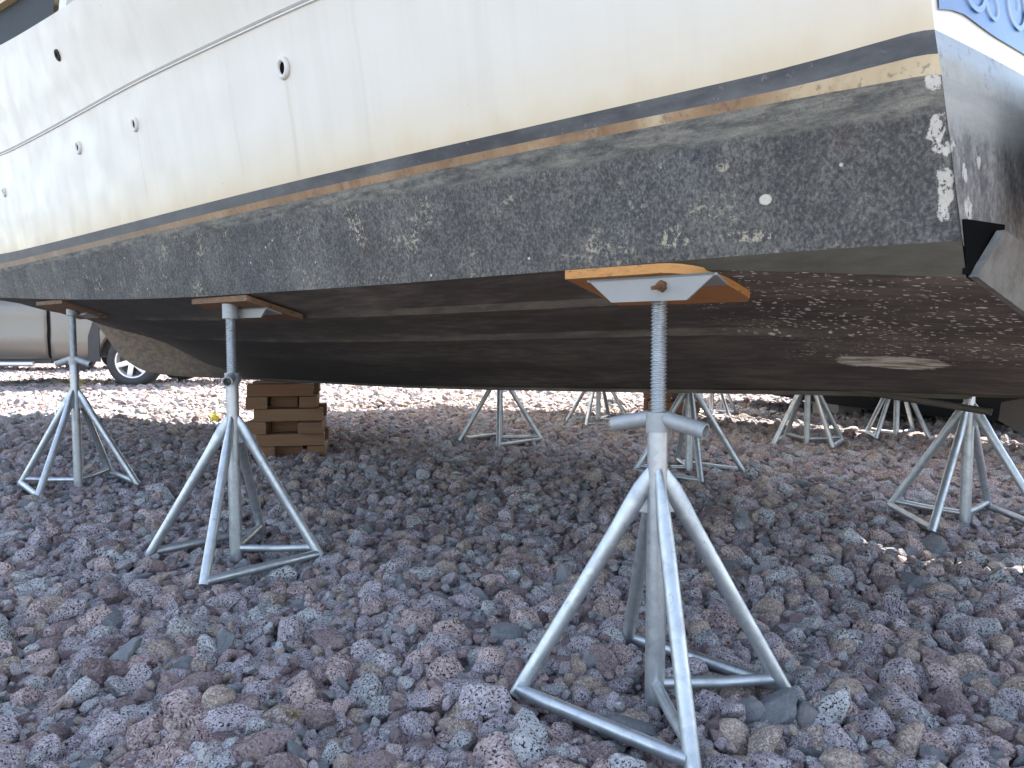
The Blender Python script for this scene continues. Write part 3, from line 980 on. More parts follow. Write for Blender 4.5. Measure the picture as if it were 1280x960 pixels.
def scroll(cy, cz, r, turn, sgn, w=0.008):
    pts = []
    for i in range(40):
        t = i / 39
        a = sgn * (t * turn) + 1.6
        rr = r * (1 - 0.72 * t)
        pts.append((cy + rr * math.cos(a), cz + rr * math.sin(a), w * (1 - 0.7 * t)))
    rows = []
    for (y, z, w_), nx in zip(pts, pts[1:] + [(2 * pts[-1][0] - pts[-2][0], 2 * pts[-1][1] - pts[-2][1], 0)]):
        d = Vector((nx[0] - y, nx[1] - z)).normalized()
        rows.append([tr_pt(y - d.y * w_, max(low_edge(y) + .003, z + d.x * w_), 0.006), tr_pt(y + d.y * w_, max(low_edge(y) + .003, z - d.x * w_), 0.006)])
    add_grid(bm, rows)
for i, y0 in enumerate(np.arange(1.10, -1.15, -0.17)):
    scroll(y0, 1.30 + 0.012 * (i % 2), 0.052, 8.2, 1, 0.006)
    scroll(y0 - 0.075, 1.287, 0.034, 7.5, -1, 0.005)
    scroll(y0 - 0.03, 1.41, 0.07, 8.0, -1, 0.008)
bmesh.ops.recalc_face_normals(bm, faces=bm.faces[:])
obj('scroll_pattern', bm, BLUEL, gr, 0)

# pod under the swim platform, trim tabs, shaft, rudder
bm = bmesh.new()
add_box(bm, (0.05, 0, 1.06), (0.42, 2.12, 0.245), None, 0.03)
obj('stern_pod', bm, TLOW, boat, 40)
for sd in (1, -1):
    bm = bmesh.new()
    pl = [(0.320, sd * 1.158, 0.838), (0.297, sd * 1.10, 0.912), (0.225, sd * 0.55, 0.80), (0.225, sd * 0.55, 0.675)]
    add_prism(bm, pl, (-0.012, 0, 0))
    obj('trim_tab', bm, TABM, boat, 30)
    bm = bmesh.new()
    pl = [(0.326, sd * 1.166, 0.842), (0.328, sd * 1.172, 0.925), (0.30, sd * 1.06, 0.925), (0.30, sd * 1.06, 0.84)]
    add_prism(bm, pl, (-0.006, 0, 0))
    obj('tab_recess_shade', bm, HOLESHADE, boat, 0)  # flat black plate on the transom, painted shade of the tab recess
bm = bmesh.new()
add_path(bm, [(1.0, 0.02, 0.59), (0.8, 0.02, 0.565), (0.52, 0.02, 0.532)], [0.009, 0.011, 0.010], 14)
obj('propeller_shaft', bm, DARKBR, boat, 40)
bm = bmesh.new()
pl = [(0.50, 0, 0.56), (0.505, 0, 0.51), (0.46, 0, 0.482), (0.36, 0, 0.462), (0.24, 0, 0.455), (0.235, 0, 0.58), (0.36, 0, 0.60)]
add_prism(bm, [Vector(p) + Vector((0, 0.012, 0)) for p in pl], (0, -0.024, 0))
obj('rudder', bm, DARKBR, boat, 30)
# keel strip
bm = bmesh.new()
rows = []
for u in [u for u in US if 0.55 <= u <= 6.4]:
    k = kz(u)
    rows.append([(u, 0.03, k + 0.006), (u, 0.024, k - 0.008), (u, -0.024, k - 0.008), (u, -0.03, k + 0.006)])
vs = add_grid(bm, rows, flip=False)
bm.faces.new(vs[0]); bm.faces.new(list(reversed(vs[-1])))
lv = bm.verts.layers.float.new('strake')
bmesh.ops.recalc_face_normals(bm, faces=bm.faces[:])
obj('keel_strip', bm, BOTTOM, boat, 30)

def bottom_z(u, y):
    sec = bottom_section(u)
    k, c = sec[-1], sec[1]
    return k[1] + (c[1] - k[1]) * abs(y) / c[0]

# ------------------------------------------------------------------ boat stands
def screw_bm(z0, z1, r=0.0155, pitch=0.0074, seg=24, per=8):
    bm = bmesh.new()
    n = int((z1 - z0) / pitch * per)
    rows = []
    for i in range(n + 1):
        z = z0 + (z1 - z0) * i / n
        row = []
        for k in range(seg):
            a = 2 * PI * k / seg
            ph = (z / pitch - k / seg) % 1.0
            tri = 1 - abs(2 * ph - 1)
            rr = r - 0.0018 + 0.0032 * min(1, max(0, tri * 1.6 - 0.3))
            row.append((rr * math.cos(a), rr * math.sin(a), z))
        rows.append(row)
    vs = add_grid(bm, rows, close=True)
    bm.faces.new(list(reversed(vs[0]))); bm.faces.new(vs[-1])
    return bm

STAND_GROUP = 'galvanised boat stands'
LEG_TOP = 0.485
def make_stand(pos, rot, label, radius=0.285, nut_z=0.56, top_z=0.80, hrot=0.0, sink=0.0, handle_drop=0.25, seed=0):
    """four-legged jack stand; legs at rot + 0, 90, 180, 270 degrees"""
    r = random.Random(seed)
    root = empty('boat_stand', pos, 0, label, 'boat stand', STAND_GROUP)
    pr = 0.0208
    bm = bmesh.new()
    add_tube(bm, (0, 0, -0.02), (0, 0, nut_z), pr, seg=28)
    obj('centre_post', bm, GALV, root)
    feet = []
    for q in range(4):
        a = rot + q * PI / 2 + r.uniform(-0.05, 0.05)
        rad = radius * r.uniform(0.96, 1.05)
        dx, dy = math.cos(a), math.sin(a)
        foot = Vector((dx * rad, dy * rad, -0.005))
        feet.append(foot)
        bm = bmesh.new()
        # pipe leg, flattened to a fin where it meets the post
        tp = Vector((dx * 0.027, dy * 0.027, LEG_TOP - 0.045))
        d = (foot - tp)
        side = Vector((-dy, dx, 0))
        rows = []
        seg = 20
        nrm = side.cross(d.normalized()).normalized()
        for t, rs, rn in ((-0.10, 0.006, 0.010), (-0.05, 0.0085, 0.016), (0.02, 0.011, 0.020), (0.10, 0.0138, 0.0195), (0.2, 0.0155, 0.0168), (0.5, 0.0157, 0.0157), (0.93, 0.0157, 0.0157), (1.0, 0.0157, 0.0157)):
            c = tp + d * t
            rows.append([c + side * math.cos(2 * PI * k / seg) * rs + nrm * math.sin(2 * PI * k / seg) * rn for k in range(seg)])
        vs = add_grid(bm, rows, close=True)
        bm.faces.new(list(reversed(vs[0]))); bm.faces.new(vs[-1])
        bmesh.ops.recalc_face_normals(bm, faces=bm.faces[:])
        obj('leg', bm, GALV, root, 50)
        # gusset between leg and post
        bm = bmesh.new()
        g = [(dx * 0.019, dy * 0.019, LEG_TOP - 0.03), (dx * 0.019, dy * 0.019, LEG_TOP - 0.102), (dx * 0.046, dy * 0.046, LEG_TOP - 0.098), (dx * 0.030, dy * 0.030, LEG_TOP - 0.04)]
        add_prism(bm, [Vector(p) - side * 0.003 for p in g], side * 0.006)
        obj('gusset', bm, GALV, root, 30)
    for a, b in ((0, 1), (2, 3)):
        bm = bmesh.new()
        p, q = feet[a] + Vector((0, 0, 0.012)), feet[b] + Vector((0, 0, 0.012))
        add_path(bm, [p.lerp(q, t) for t in (0.02, 0.1, 0.9, 0.98)], [(0.011, 0.015), (0.0145, 0.0145), (0.0145, 0.0145), (0.011, 0.015)], 18)
        obj('base_bar', bm, GALV, root, 50)
    for a in (1, 2):
        bm = bmesh.new()
        e = feet[a]
        add_path(bm, [(0.0, 0.0, 0.022), tuple(e * 0.5 + Vector((0, 0, 0.024))), (e.x * 0.93, e.y * 0.93, 0.028)], 0.012, 16)
        obj('brace', bm, GALV, root, 50)
    # jack nut with two pipe handles
    bm = bmesh.new()
    add_tube(bm, (0, 0, nut_z - 0.004), (0, 0, nut_z + 0.036), pr + 0.004, pr + 0.003, seg=28)
    bmesh.ops.bevel(bm, geom=[e for e in bm.edges if len(e.link_faces) == 2 and e.calc_face_angle(0) > 1.0], offset=0.004, segments=2, affect='EDGES')
    nut = obj('jack_nut', bm, CAST, root)
    for sg in (0, 1):
        a = hrot + sg * PI + (0.5 if sg else 0.0) * 0
        dx, dy = math.cos(a), math.sin(a)
        bm = bmesh.new()
        c0 = Vector((dx * 0.018, dy * 0.018, nut_z + 0.022))
        c1 = c0 + Vector((dx, dy, -handle_drop)).normalized() * 0.088
        add_tube(bm, c0, c1, 0.0165, 0.0165, seg=24, inner=0.80)
        obj('handle', bm, CAST, nut)
    bm = screw_bm(nut_z + 0.02, top_z)
    obj('screw', bm, GALV, root, 30)
    return root

def add_head(root, x_c, y_c, near, mats, top_z, length=0.335, width=0.20, stand_xy=None, clip=True, shift=0.0, plate_len=(0.235, 0.15)):
    """saddle, bolt and plywood pad lying against the hull bottom; boat-local coordinates, then into the stand's space"""
    wl = Vector(root.location)
    def W(x, y, z): return loc(x, y, z) - wl
    sd = 1 if y_c > 0 else -1
    th = 0.0185
    x_p = x_c + shift
    def under(x, y, d): return W(x, y, bottom_z(x_p, y) - d)
    # plank
    yo, yi = sd * (abs(y_c) + width / 2), sd * (abs(y_c) - width / 2)
    hl = length / 2
    out = [(x_p + hl, yo), (x_p + hl, yi)]
    arc = []
    rc = 0.085
    if clip:
        for k in range(7):
            a = k / 6 * PI / 2
            arc.append((x_p - hl + rc * 0.9 - rc * 0.9 * math.sin(PI / 2 - a) * 1.0, yi))
        pts = [(x_p + hl, yo), (x_p + hl, yi), (x_p - hl + 0.015, yi), (x_p - hl, yi + sd * 0.02)]
        for k in range(8):
            a = PI / 2 * k / 7
            pts.append((x_p - hl + 0.10 * (1 - math.cos(a)), yo - sd * 0.11 * (1 - math.sin(a))))
    else:
        pts = [(x_p + hl, yo), (x_p + hl, yi), (x_p - hl, yi), (x_p - hl, yo)]
    bm = bmesh.new()
    a = [bm.verts.new(under(x, y, 0.003)) for x, y in pts]
    b = [bm.verts.new(under(x, y, 0.003 + th)) for x, y in pts]
    f1 = bm.faces.new(a); f2 = bm.faces.new(list(reversed(b)))
    n = len(pts)
    for i in range(n):
        f = bm.faces.new([a[(i + 1) % n], a[i], b[i], b[(i + 1) % n]])
        f.material_index = 1
    bmesh.ops.recalc_face_normals(bm, faces=bm.faces[:])
    pad = obj('pad', bm, mats, root, 30)
    # top flange and hanging plate
    d0 = 0.003 + th + 0.001
    yp = sd * abs(near)
    yf0, yf1 = sd * (abs(near)), sd * (abs(y_c) - 0.07)
    yf1 = yf0 - sd * 0.06
    L1, L2 = plate_len
    bm = bmesh.new()
    fl = [under(x_c + L1 / 2, yf0, d0), under(x_c - L1 / 2, yf0, d0), under(x_c - L1 / 2 + 0.01, yf1, d0), under(x_c + L1 / 2 - 0.01, yf1, d0)]
    add_prism(bm, fl, (0, 0, -0.005))
    zt = bottom_z(x_p, yp) - d0 - 0.0
    pt = [W(x_c + L1 / 2, yp, zt), W(x_c - L1 / 2, yp, zt), W(x_c - L2 / 2, yp, top_z), W(x_c + L2 / 2, yp, top_z)]
    add_prism(bm, pt, (NX * (0.006 * sd)))
    sad = obj('saddle', bm, WHITEM, root, 20)
    return pad, sad

def collar(root, z0, z1, r=0.026):
    bm = bmesh.new()
    add_tube(bm, (0, 0, z0), (0, 0, z1), r, r, seg=26)
    return obj('collar', bm, CAST, root)

# front stand ------------------------------------------------------
s1 = make_stand((0.299, 1.565, 0.0), PI + 0.03, 'nearest galvanised boat stand with a bright orange plywood pad, standing in the foreground gravel', nut_z=0.556, top_z=0.822, hrot=R(-38), seed=1, radius=0.28, handle_drop=0.22)
x1, y1 = 0.875, 1.165
add_head(s1, 0.862, 1.135, 1.222, [PLY, PLYE], 0.815, length=0.335, width=0.195, shift=0.035, plate_len=(0.30, 0.175))
bm = bmesh.new()
p = loc(0.828, 1.222, 0.843) - Vector(s1.location)
add_tube(bm, p, p - NX * 0.008, 0.012, 0.011, seg=6)
add_tube(bm, p - NX * 0.006, p - NX * 0.034 - Vector((0, 0, 0.005)), 0.0042, 0.0042, seg=12)
obj('bolt', bm, RUSTM, s1, 30)
# second stand
s2 = make_stand((-0.944, 2.585, 0.0), -PI / 2, 'boat stand in front of the timber crib, its handle pipe end pointing at the viewer', nut_z=0.585, top_z=0.815, hrot=R(-78), seed=2, radius=0.30, handle_drop=0.12)
add_head(s2, 2.40, 1.225, 1.262, [OLDPLY, OLDPLY], 0.805, length=0.40, width=0.20, clip=False, shift=0.10, plate_len=(0.22, 0.14))
collar(s2, 0.803, 0.852)
# third stand
s3 = make_stand((-2.179, 3.82, 0.0), 0.0, 'boat stand in front of the silver pickup, furthest left under the bow end', nut_z=0.605, top_z=0.845, hrot=R(-15), seed=3, radius=0.30, handle_drop=0.3)
add_head(s3, 4.20, 1.25, 1.235, [OLDPLY, OLDPLY], 0.845, length=0.42, width=0.2, clip=False, shift=0.07, plate_len=(0.2, 0.14))
collar(s3, 0.845, 0.885)

def far_stand(pos, rot, label, top, nut_z=0.56, hrot=0.4, seed=9, radius=0.285, head=None):
    s = make_stand(pos, rot, label, radius=radius, nut_z=nut_z, top_z=top, hrot=hrot, seed=seed)
    if head: add_head(s, head[0], head[1], head[2], [PLY, PLYE], top - 0.01, clip=False, length=0.33)
    return s
far_stand((1.847, 3.09, 0.0), R(-50), 'boat stand at the right edge beside the rudder, holding the far side of the boat', 0.74, 0.545, 0.9, 11, 0.30, (0.8, -1.0, -1.03))
far_stand((0.97, 4.175, 0.0), R(0), 'boat stand seen just right of the nearest stand, behind its open handle pipe', 0.78, 0.56, 0.2, 12, 0.295, (2.185, -1.16, -1.2))
far_stand((-0.086, 5.42, 0.0), R(-90), 'boat stand alone in the middle under the far side, between timber crib and nearest stand', 0.80, 0.57, 0.6, 13, 0.29, (3.84, -1.22, -1.26))

# ------------------------------------------------------------------ timber crib under the keel
CG = 'timbers of the crib under the big boat'
def timber(center, size, rz, label, group=CG, seed=0):
    r = random.Random(seed)
    bm = bmesh.new()
    size = (size[0] + (r.uniform(-0.02, 0.05) if size[0] > 0.3 else 0), size[1] + (r.uniform(-0.03, 0.05) if size[1] > 0.3 else 0), size[2])
    add_box(bm, (0, 0, 0), size, None, 0.006)
    bmesh.ops.subdivide_edges(bm, edges=[e for e in bm.edges if e.calc_length() > 0.2], cuts=5, use_grid_fill=True)
    for v in bm.verts:
        v.co += Vector((r.uniform(-1, 1), r.uniform(-1, 1), r.uniform(-1, 1) * 0.3)) * 0.0026
    o = obj('timber', bm, TIMBER, None, 30)
    o.location = center
    o.rotation_euler = (0, 0, rz + r.uniform(-0.09, 0.09))
    tag(o, label, 'timber', group)
    return o
crib_c = loc(4.40, -0.02, 0)
crib_rot = R(9)
ords = ['lowest', 'second', 'third', 'fourth', 'fifth', 'topmost']
hz = 0.0765
ca, sa = math.cos(crib_rot), math.sin(crib_rot)
def crib_pt(a, b): return (crib_c.x + a * ca - b * sa, crib_c.y + a * sa + b * ca)
for i in range(6):
    z = -0.01 + hz * (i + 0.5)
    along = (i % 2 == 1)       # courses lying across the view
    wdt = 0.43 - 0.012 * i
    for sgn in ((-1, 1) if along else (-1, 0.1, 1)):
        if along:
            x, y = crib_pt(0.014 * (3 - i) + (0.02 if i == 3 else 0), sgn * 0.15)
            sz, rz = (wdt, 0.10, hz - 0.0012), crib_rot
            pos = 'front' if sgn < 0 else 'rear'
        else:
            x, y = crib_pt(sgn * 0.15 + .012 * (2 - i), 0)
            back = (0.0, 0.14, 0.035)[{-1: 0, 0.1: 1, 1: 2}[sgn]] * (1 if i % 4 == 0 else -1 if sgn == 1 else 1)
            x, y = crib_pt((-0.155, 0.0, 0.15)[{-1: 0, 0.1: 1, 1: 2}[sgn]] + .012 * (2 - i), back)
            sz, rz = ((0.125, 0.16, 0.11 + 0.03 * (i == 2))[{-1: 0, 0.1: 1, 1: 2}[sgn]], 0.44, hz - 0.0012 - (0.006 if sgn == 1 else 0)), crib_rot
            pos = 'left' if sgn < 0 else ('right' if sgn == 1 else 'middle')
        timber((x, y, z), sz, rz, '%s timber of the %s course in the crib behind the second stand' % (pos, ords[i]), seed=int(30 + i * 4 + sgn * 2))

# ------------------------------------------------------------------ neighbour boats beyond
def simple_boat(name, label, origin_xy, length, beam, keel, chine, gunwale, mats, house_h=0.0, fade=0.25, bow_raise=0.5, rail=True):
    root = empty(name, loc(origin_xy[0], origin_xy[1], 0), BOAT_ROT, label, 'boat')
    N = 40
    us = [length * i / N for i in range(N + 1)]
    def shape(t, p): return max(0.004, (0.90 + 0.10 * min(1, t / 0.3)) * (1 - max(0, (t - 0.45) / 0.55) ** p))
    def rowset(u, sd):
        t = u / length
        cv = beam * 0.46 * shape(t, 2.0); gv = beam * 0.5 * shape(t, 3.0)
        lift = max(0, (t - 0.55) / 0.45) ** 2.2 * bow_raise
        kk = keel + max(0, (t - 0.72) / 0.28) ** 2 * (gunwale - keel) * 0.8
        cz = max(kk + 0.003, chine + lift * 0.7)
        gz = gunwale + lift * 0.6
        return [Vector((u, 0, kk)), Vector((u, sd * cv * .5, kk + (cz - kk) * .5)), Vector((u, sd * cv, cz)), Vector((u, sd * (cv + (gv - cv) * .5), cz + (gz - cz) * 0.45)), Vector((u, sd * gv, gz))]
    bm = bmesh.new(); bm2 = bmesh.new(); bm3 = bmesh.new()
    for sd in (1, -1):
        R_ = [rowset(u, sd) for u in us]
        add_grid(bm, [r[:3] for r in R_], flip=(sd < 0))
        add_grid(bm2, [r[2:] for r in R_], flip=(sd < 0))
        if rail:
            add_grid(bm3, [[r[4] + Vector((0, -sd * .01, -0.02)), r[4] + Vector((0, sd * 0.02, -0.015)), r[4] + Vector((0, sd * 0.02, 0.015)), r[4] + Vector((0, -sd * 0.01, 0.02))] for r in R_], flip=(sd < 0))
    a, b = rowset(0, 1), rowset(0, -1)
    f = [bm.verts.new(p) for p in (b[2], b[1], a[0], a[1], a[2])]; bm.faces.new(f)
    f = [bm2.verts.new(p) for p in (b[4], b[3], b[2], a[2], a[3], a[4])]; bm2.faces.new(f)
    add_grid(bm2, [[rowset(u, 1)[4], rowset(u, -1)[4]] for u in us], flip=False)
    for x in (bm, bm2, bm3): bmesh.ops.recalc_face_normals(x, faces=x.faces[:])
    obj('hull_bottom', bm, mats[0], root, 30)
    obj('topsides', bm2, mats[1], root, 40)
    if rail: obj('gunwale_rail', bm3, mats[2], root, 40)
    if house_h:
        bm = bmesh.new()
        rows = []
        for t in np.linspace(0.25, 0.72, 14):
            u = t * length
            g = rowset(u, 1)[4]
            hh = house_h * min(1, (0.78 - t) / 0.2)
            rows.append([Vector((u, g.y - .12, g.z)), Vector((u, g.y - .2, g.z + hh * .85)), Vector((u, g.y * .4, g.z + hh)), Vector((u, -g.y * .4, g.z + hh)), Vector((u, -g.y + .2, g.z + hh * .85)), Vector((u, -g.y + .12, g.z))])
        vs = add_grid(bm, rows)
        bm.faces.new(vs[0]); bm.faces.new(list(reversed(vs[-1])))
        bmesh.ops.recalc_face_normals(bm, faces=bm.faces[:])
        obj('cabin', bm, mats[1], root, 40)
    return root
PLAINW = mat_plain('neighbour_white_gelcoat', (0.72, 0.71, 0.67), 0.35, 0, 0.08, 4)
DBLUE = mat_plain('dark_bottom_paint', (0.05, 0.055, 0.065), 0.7, 0, 0.4, 10)
DBLACK = mat_plain('black_hull_paint', (0.014, 0.016, 0.018), 0.45, 0, 0.4, 6)
DGREY = mat_plain('charcoal_bottom_paint', (0.028, 0.03, 0.03), 0.6, 0, 0.4, 6)
simple_boat('cabin_boat', 'white cabin boat behind, hidden by the big boat except for its stands', (0.0, -3.32), 6.9, 2.0, 0.42, 0.78, 2.02, (DBLUE, PLAINW, CREAM), 0.75)
simple_boat('open_boat', 'low black hulled boat lying close to the ground behind the right hand stands', (-3.0, -5.45), 7.7, 2.45, 0.02, 0.075, 0.58, (DGREY, DBLACK, GROOVE), 0.2, bow_raise=0.25)

far_stand((0.745, 6.60, 0.0), R(-115), 'small distant boat stand between the middle stand and the nearest stand, at the sunlit edge', 0.60, 0.5, 0.2, 21, 0.28)
far_stand((2.06, 5.33, 0.0), R(-75), 'distant boat stand right of the nearest stand, in front of the black boat bow', 0.60, 0.5, 0.2, 22, 0.27)
far_stand((2.848, 5.66, 0.0), R(-60), 'distant boat stand standing directly in front of the black hull', 0.60, 0.5, 0.2, 23, 0.245)
far_stand((1.879, 7.2, 0.0), R(20), 'most distant boat stand, its top just visible behind the stand with the open handle pipe', 0.60, 0.5, 0.2, 24, 0.28)

KG = 'timbers of the far keel blocking'
c2 = (1.36, 6.55)
for i in range(4):
    for sgn in (-1, 1):
        if i % 2 == 0: p, sz = (c2[0] + sgn * 0.12, c2[1], 0.0), (0.1, 0.4, 0.099)
        else: p, sz = (c2[0], c2[1] + sgn * 0.13, 0.0), (0.4, 0.1, 0.099)
        timber((p[0], p[1], -0.01 + 0.1 * (i + 0.5)), sz, 0.1, '%s timber in the %s course of the far keel blocking, glimpsed past the nearest stand' % (('left', 'right')[sgn > 0] if i % 2 == 0 else ('front', 'rear')[sgn > 0], ('lowest', 'second', 'third', 'top')[i]), KG, 60 + i * 2 + sgn)
bm = bmesh.new()
add_box(bm, (0, 0, 0.1), (0.32, 0.3, 0.24), None, 0.012)
for v in bm.verts: v.co += Vector((random.uniform(-1, 1), random.uniform(-1, 1), random.uniform(-1, 1))) * 0.006
o = obj('concrete_block', bm, mat_plain('grey_concrete', (0.33, 0.32, 0.30), 0.9, 0, 0.3, 20, 0.4), None, 30, loc=(3.12, 7.35, 0))
o.rotation_euler = (0, 0, 0.5)
tag(o, 'grey concrete block lying by the bow of the black boat', 'block')

# ------------------------------------------------------------------ pickup truck
truck = empty('pickup_truck', (-5.24, 11.0, 0), 0, 'silver pickup truck parked on the bright gravel behind the bow', 'truck')
PAINT = mat_plain('silver_beige_paint', (0.17, 0.155, 0.138), 0.34, 0.45, 0.06, 2, 0, 0.5)
DTRIM = mat_plain('dark_trim', (0.03, 0.03, 0.032), 0.6)
CHROME = mat_plain('alloy_wheel_metal', (0.72, 0.73, 0.74), 0.3, 0.6, 0.05, 5)
WGLASS = mat_plain('car_glass', (0.02, 0.025, 0.03), 0.08, 0, 0.1, 3)
TYRE = mat_plain('tyre_rubber', (0.032, 0.033, 0.036), 0.75, 0, 0.3, 12, 0.1)
REDL = mat_plain('red_lens', (0.45, 0.02, 0.02), 0.25)
# local: +x is the tail of the truck, wheel at x = 0 (rear axle); y = 0 near side face, y to 1.85 far side
def side_panel(name, x0, x1, z0, z1, yb, mat, parent, crease=0.78, rx=(0, 0)):
    bm = bmesh.new()
    prof = [(z0, 0.055), (z0 + 0.05, 0.02), (0.62, 0.004), (crease - 0.03, 0.0), (crease + 0.03, 0.012), (1.0, 0.006), (1.15, 0.015), (z1 - 0.03, 0.04), (z1, 0.075)]
    xs = [x0, x0 + 0.012, x0 + 0.03] + list(np.linspace(x0 + 0.06, x1 - 0.06, 8)) + [x1 - 0.03, x1 - 0.012, x1]
    rows = []
    for i, x in enumerate(xs):
        e = min(x - x0, x1 - x)
        inn = 0.03 * max(0, 1 - e / 0.03) ** 2
        rows.append([(x, yb + d + inn, z) for z, d in prof])
    add_grid(bm, rows, flip=True)
    bmesh.ops.recalc_face_normals(bm, faces=bm.faces[:])
    return obj(name, bm, mat, parent, 40)
# bed side with wheel arch
def bed_side(y, sgn):
    bm = bmesh.new()
    x0, x1 = -1.38, 1.15
    N = 60
    rows = []
    for i in range(N + 1):
        x = x0 + (x1 - x0) * i / N
        xw = x + 0.22
        zlo = 0.40 if abs(xw) > 0.46 else 0.36 + math.sqrt(max(0, 0.47 ** 2 - xw * xw)) * 1.06
        zlo = max(0.40, zlo)
        e = min(x - x0, x1 - x); inn = 0.03 * max(0, 1 - e / 0.04) ** 2
        r = []
        for t, d in ((0, 0.04), (0.06, 0.012), (0.3, 0.0), (0.45, 0.012), (0.8, 0.01), (0.95, 0.035), (1.0, 0.075)):
            r.append((x, y + sgn * (d + inn), zlo + (1.27 - zlo) * t))
        rows.append(r)
    add_grid(bm, rows)
    bmesh.ops.recalc_face_normals(bm, faces=bm.faces[:])
    return bm
obj('bed_side', bed_side(0, 1), PAINT, truck, 40)
obj('bed_side', bed_side(1.85, -1), PAINT, truck, 40)
bm = bmesh.new(); add_box(bm, (-0.11, 0.925, 0.80), (2.5, 1.66, 0.1)); add_box(bm, (-1.36, 0.925, 1.0), (0.04, 1.7, 0.5)); obj('bed_floor', bm, DTRIM, truck, 30)
bm = bmesh.new(); add_box(bm, (1.12, 0.925, 0.95), (0.05, 1.6, 0.6), None, 0.015); obj('tailgate', bm, PAINT, truck, 30)
bm = bmesh.new(); add_box(bm, (1.24, 0.925, 0.55), (0.14, 1.75, 0.18), None, 0.03); obj('rear_bumper', bm, CHROME, truck, 30)
for y in (0.06, 1.79):
    bm = bmesh.new(); add_box(bm, (1.15, y, 0.98), (0.05, 0.12, 0.36), None, 0.012); obj('tail_light', bm, REDL, truck, 30)
dr = side_panel('rear_door', -2.46, -1.425, 0.40, 1.27, 0.0, PAINT, truck)
side_panel('front_door', -3.50, -2.475, 0.40, 1.27, 0.0, PAINT, truck)
side_panel('front_fender', -4.80, -3.515, 0.52, 1.22, 0.0, PAINT, truck)
# cab body core and greenhouse
bm = bmesh.new()
add_box(bm, (-2.46, 0.925, 0.80), (2.10, 1.62, 0.84))
add_box(bm, (-4.13, 0.925, 0.85), (1.3, 1.6, 0.6), None, 0.08)
obj('cab_core', bm, DTRIM, truck, 30)
bm = bmesh.new()
for y0 in (1.855,):
    add_box(bm, (-3.1, y0 - .02, 0.84), (3.4, 0.04, 0.86), None, 0.01)
add_box(bm, (-4.15, 0.925, 1.19), (1.3, 1.66, 0.06), None, 0.025)
obj('far_body_side', bm, PAINT, truck, 30)
bm = bmesh.new()
gp = [(-3.65, 1.25), (-3.02, 1.78), (-1.70, 1.80), (-1.43, 1.25)]
add_prism(bm, [(x, 0.10 + 0.14 * (z > 1.5), z) for x, z in gp], (0, 1.65, 0))
for v in bm.verts:
    if v.co.z > 1.5 and v.co.y > 1.0: v.co.y -= 0.26
obj('cab_windows', bm, WGLASS, truck, 20)
bm = bmesh.new(); add_box(bm, (-2.36, 0.925, 1.815), (1.36, 1.40, 0.05), None, 0.02); obj('cab_roof', bm, PAINT, truck, 30)
bm = bmesh.new()
for gx, tx in ((-3.63, -3.02), (-2.47, -2.43), (-1.45, -1.71)):
    add_path(bm, [(gx, 0.085, 1.25), (tx, 0.225, 1.79)], 0.028, 8)
    add_path(bm, [(gx, 1.765, 1.25), (tx, 1.625, 1.79)], 0.028, 8)
obj('window_pillar', bm, PAINT, truck, 40)
bm = bmesh.new(); add_box(bm, (-4.84, 0.925, 0.62), (0.16, 1.8, 0.3), None, 0.05); obj('front_bumper', bm, CHROME, truck, 30)
bm = bmesh.new()
add_box(bm, (-2.46, 0.12, 0.37), (2.1, 0.06, 0.075)); add_box(bm, (-1.08, 0.12, 0.385), (0.62, 0.1, 0.05))
obj('sill_trim', bm, DTRIM, truck, 30)
bm = bmesh.new(); add_tube(bm, (-3.55, 0.03, 0.325), (-1.63, 0.03, 0.325), 0.035, seg=16); obj('side_step', bm, CHROME, truck, 50)
bm = bmesh.new()
add_prism(bm, [(-0.66, -0.008, 0.36), (-0.83, -0.008, 0.36), (-0.82, -0.008, 0.72), (-0.74, -0.008, 0.95), (-0.66, -0.008, 0.9)], (0, 0.03, 0))
obj('wheel_flare', bm, DTRIM, truck, 30)
# fuel cap ring
bm = bmesh.new()
rows = []
for rr, d in ((0.10, 0.004), (0.10, -0.003), (0.088, -0.003), (0.085, 0.002), (0.0005, 0.0)):
    rows.append([(-0.98 + rr * math.cos(2 * PI * k / 28), d + 0.006, 1.06 + rr * math.sin(2 * PI * k / 28)) for k in range(28)])
add_grid(bm, rows, close=True)
bmesh.ops.recalc_face_normals(bm, faces=bm.faces[:])
obj('fuel_cap', bm, PAINT, truck, 40)
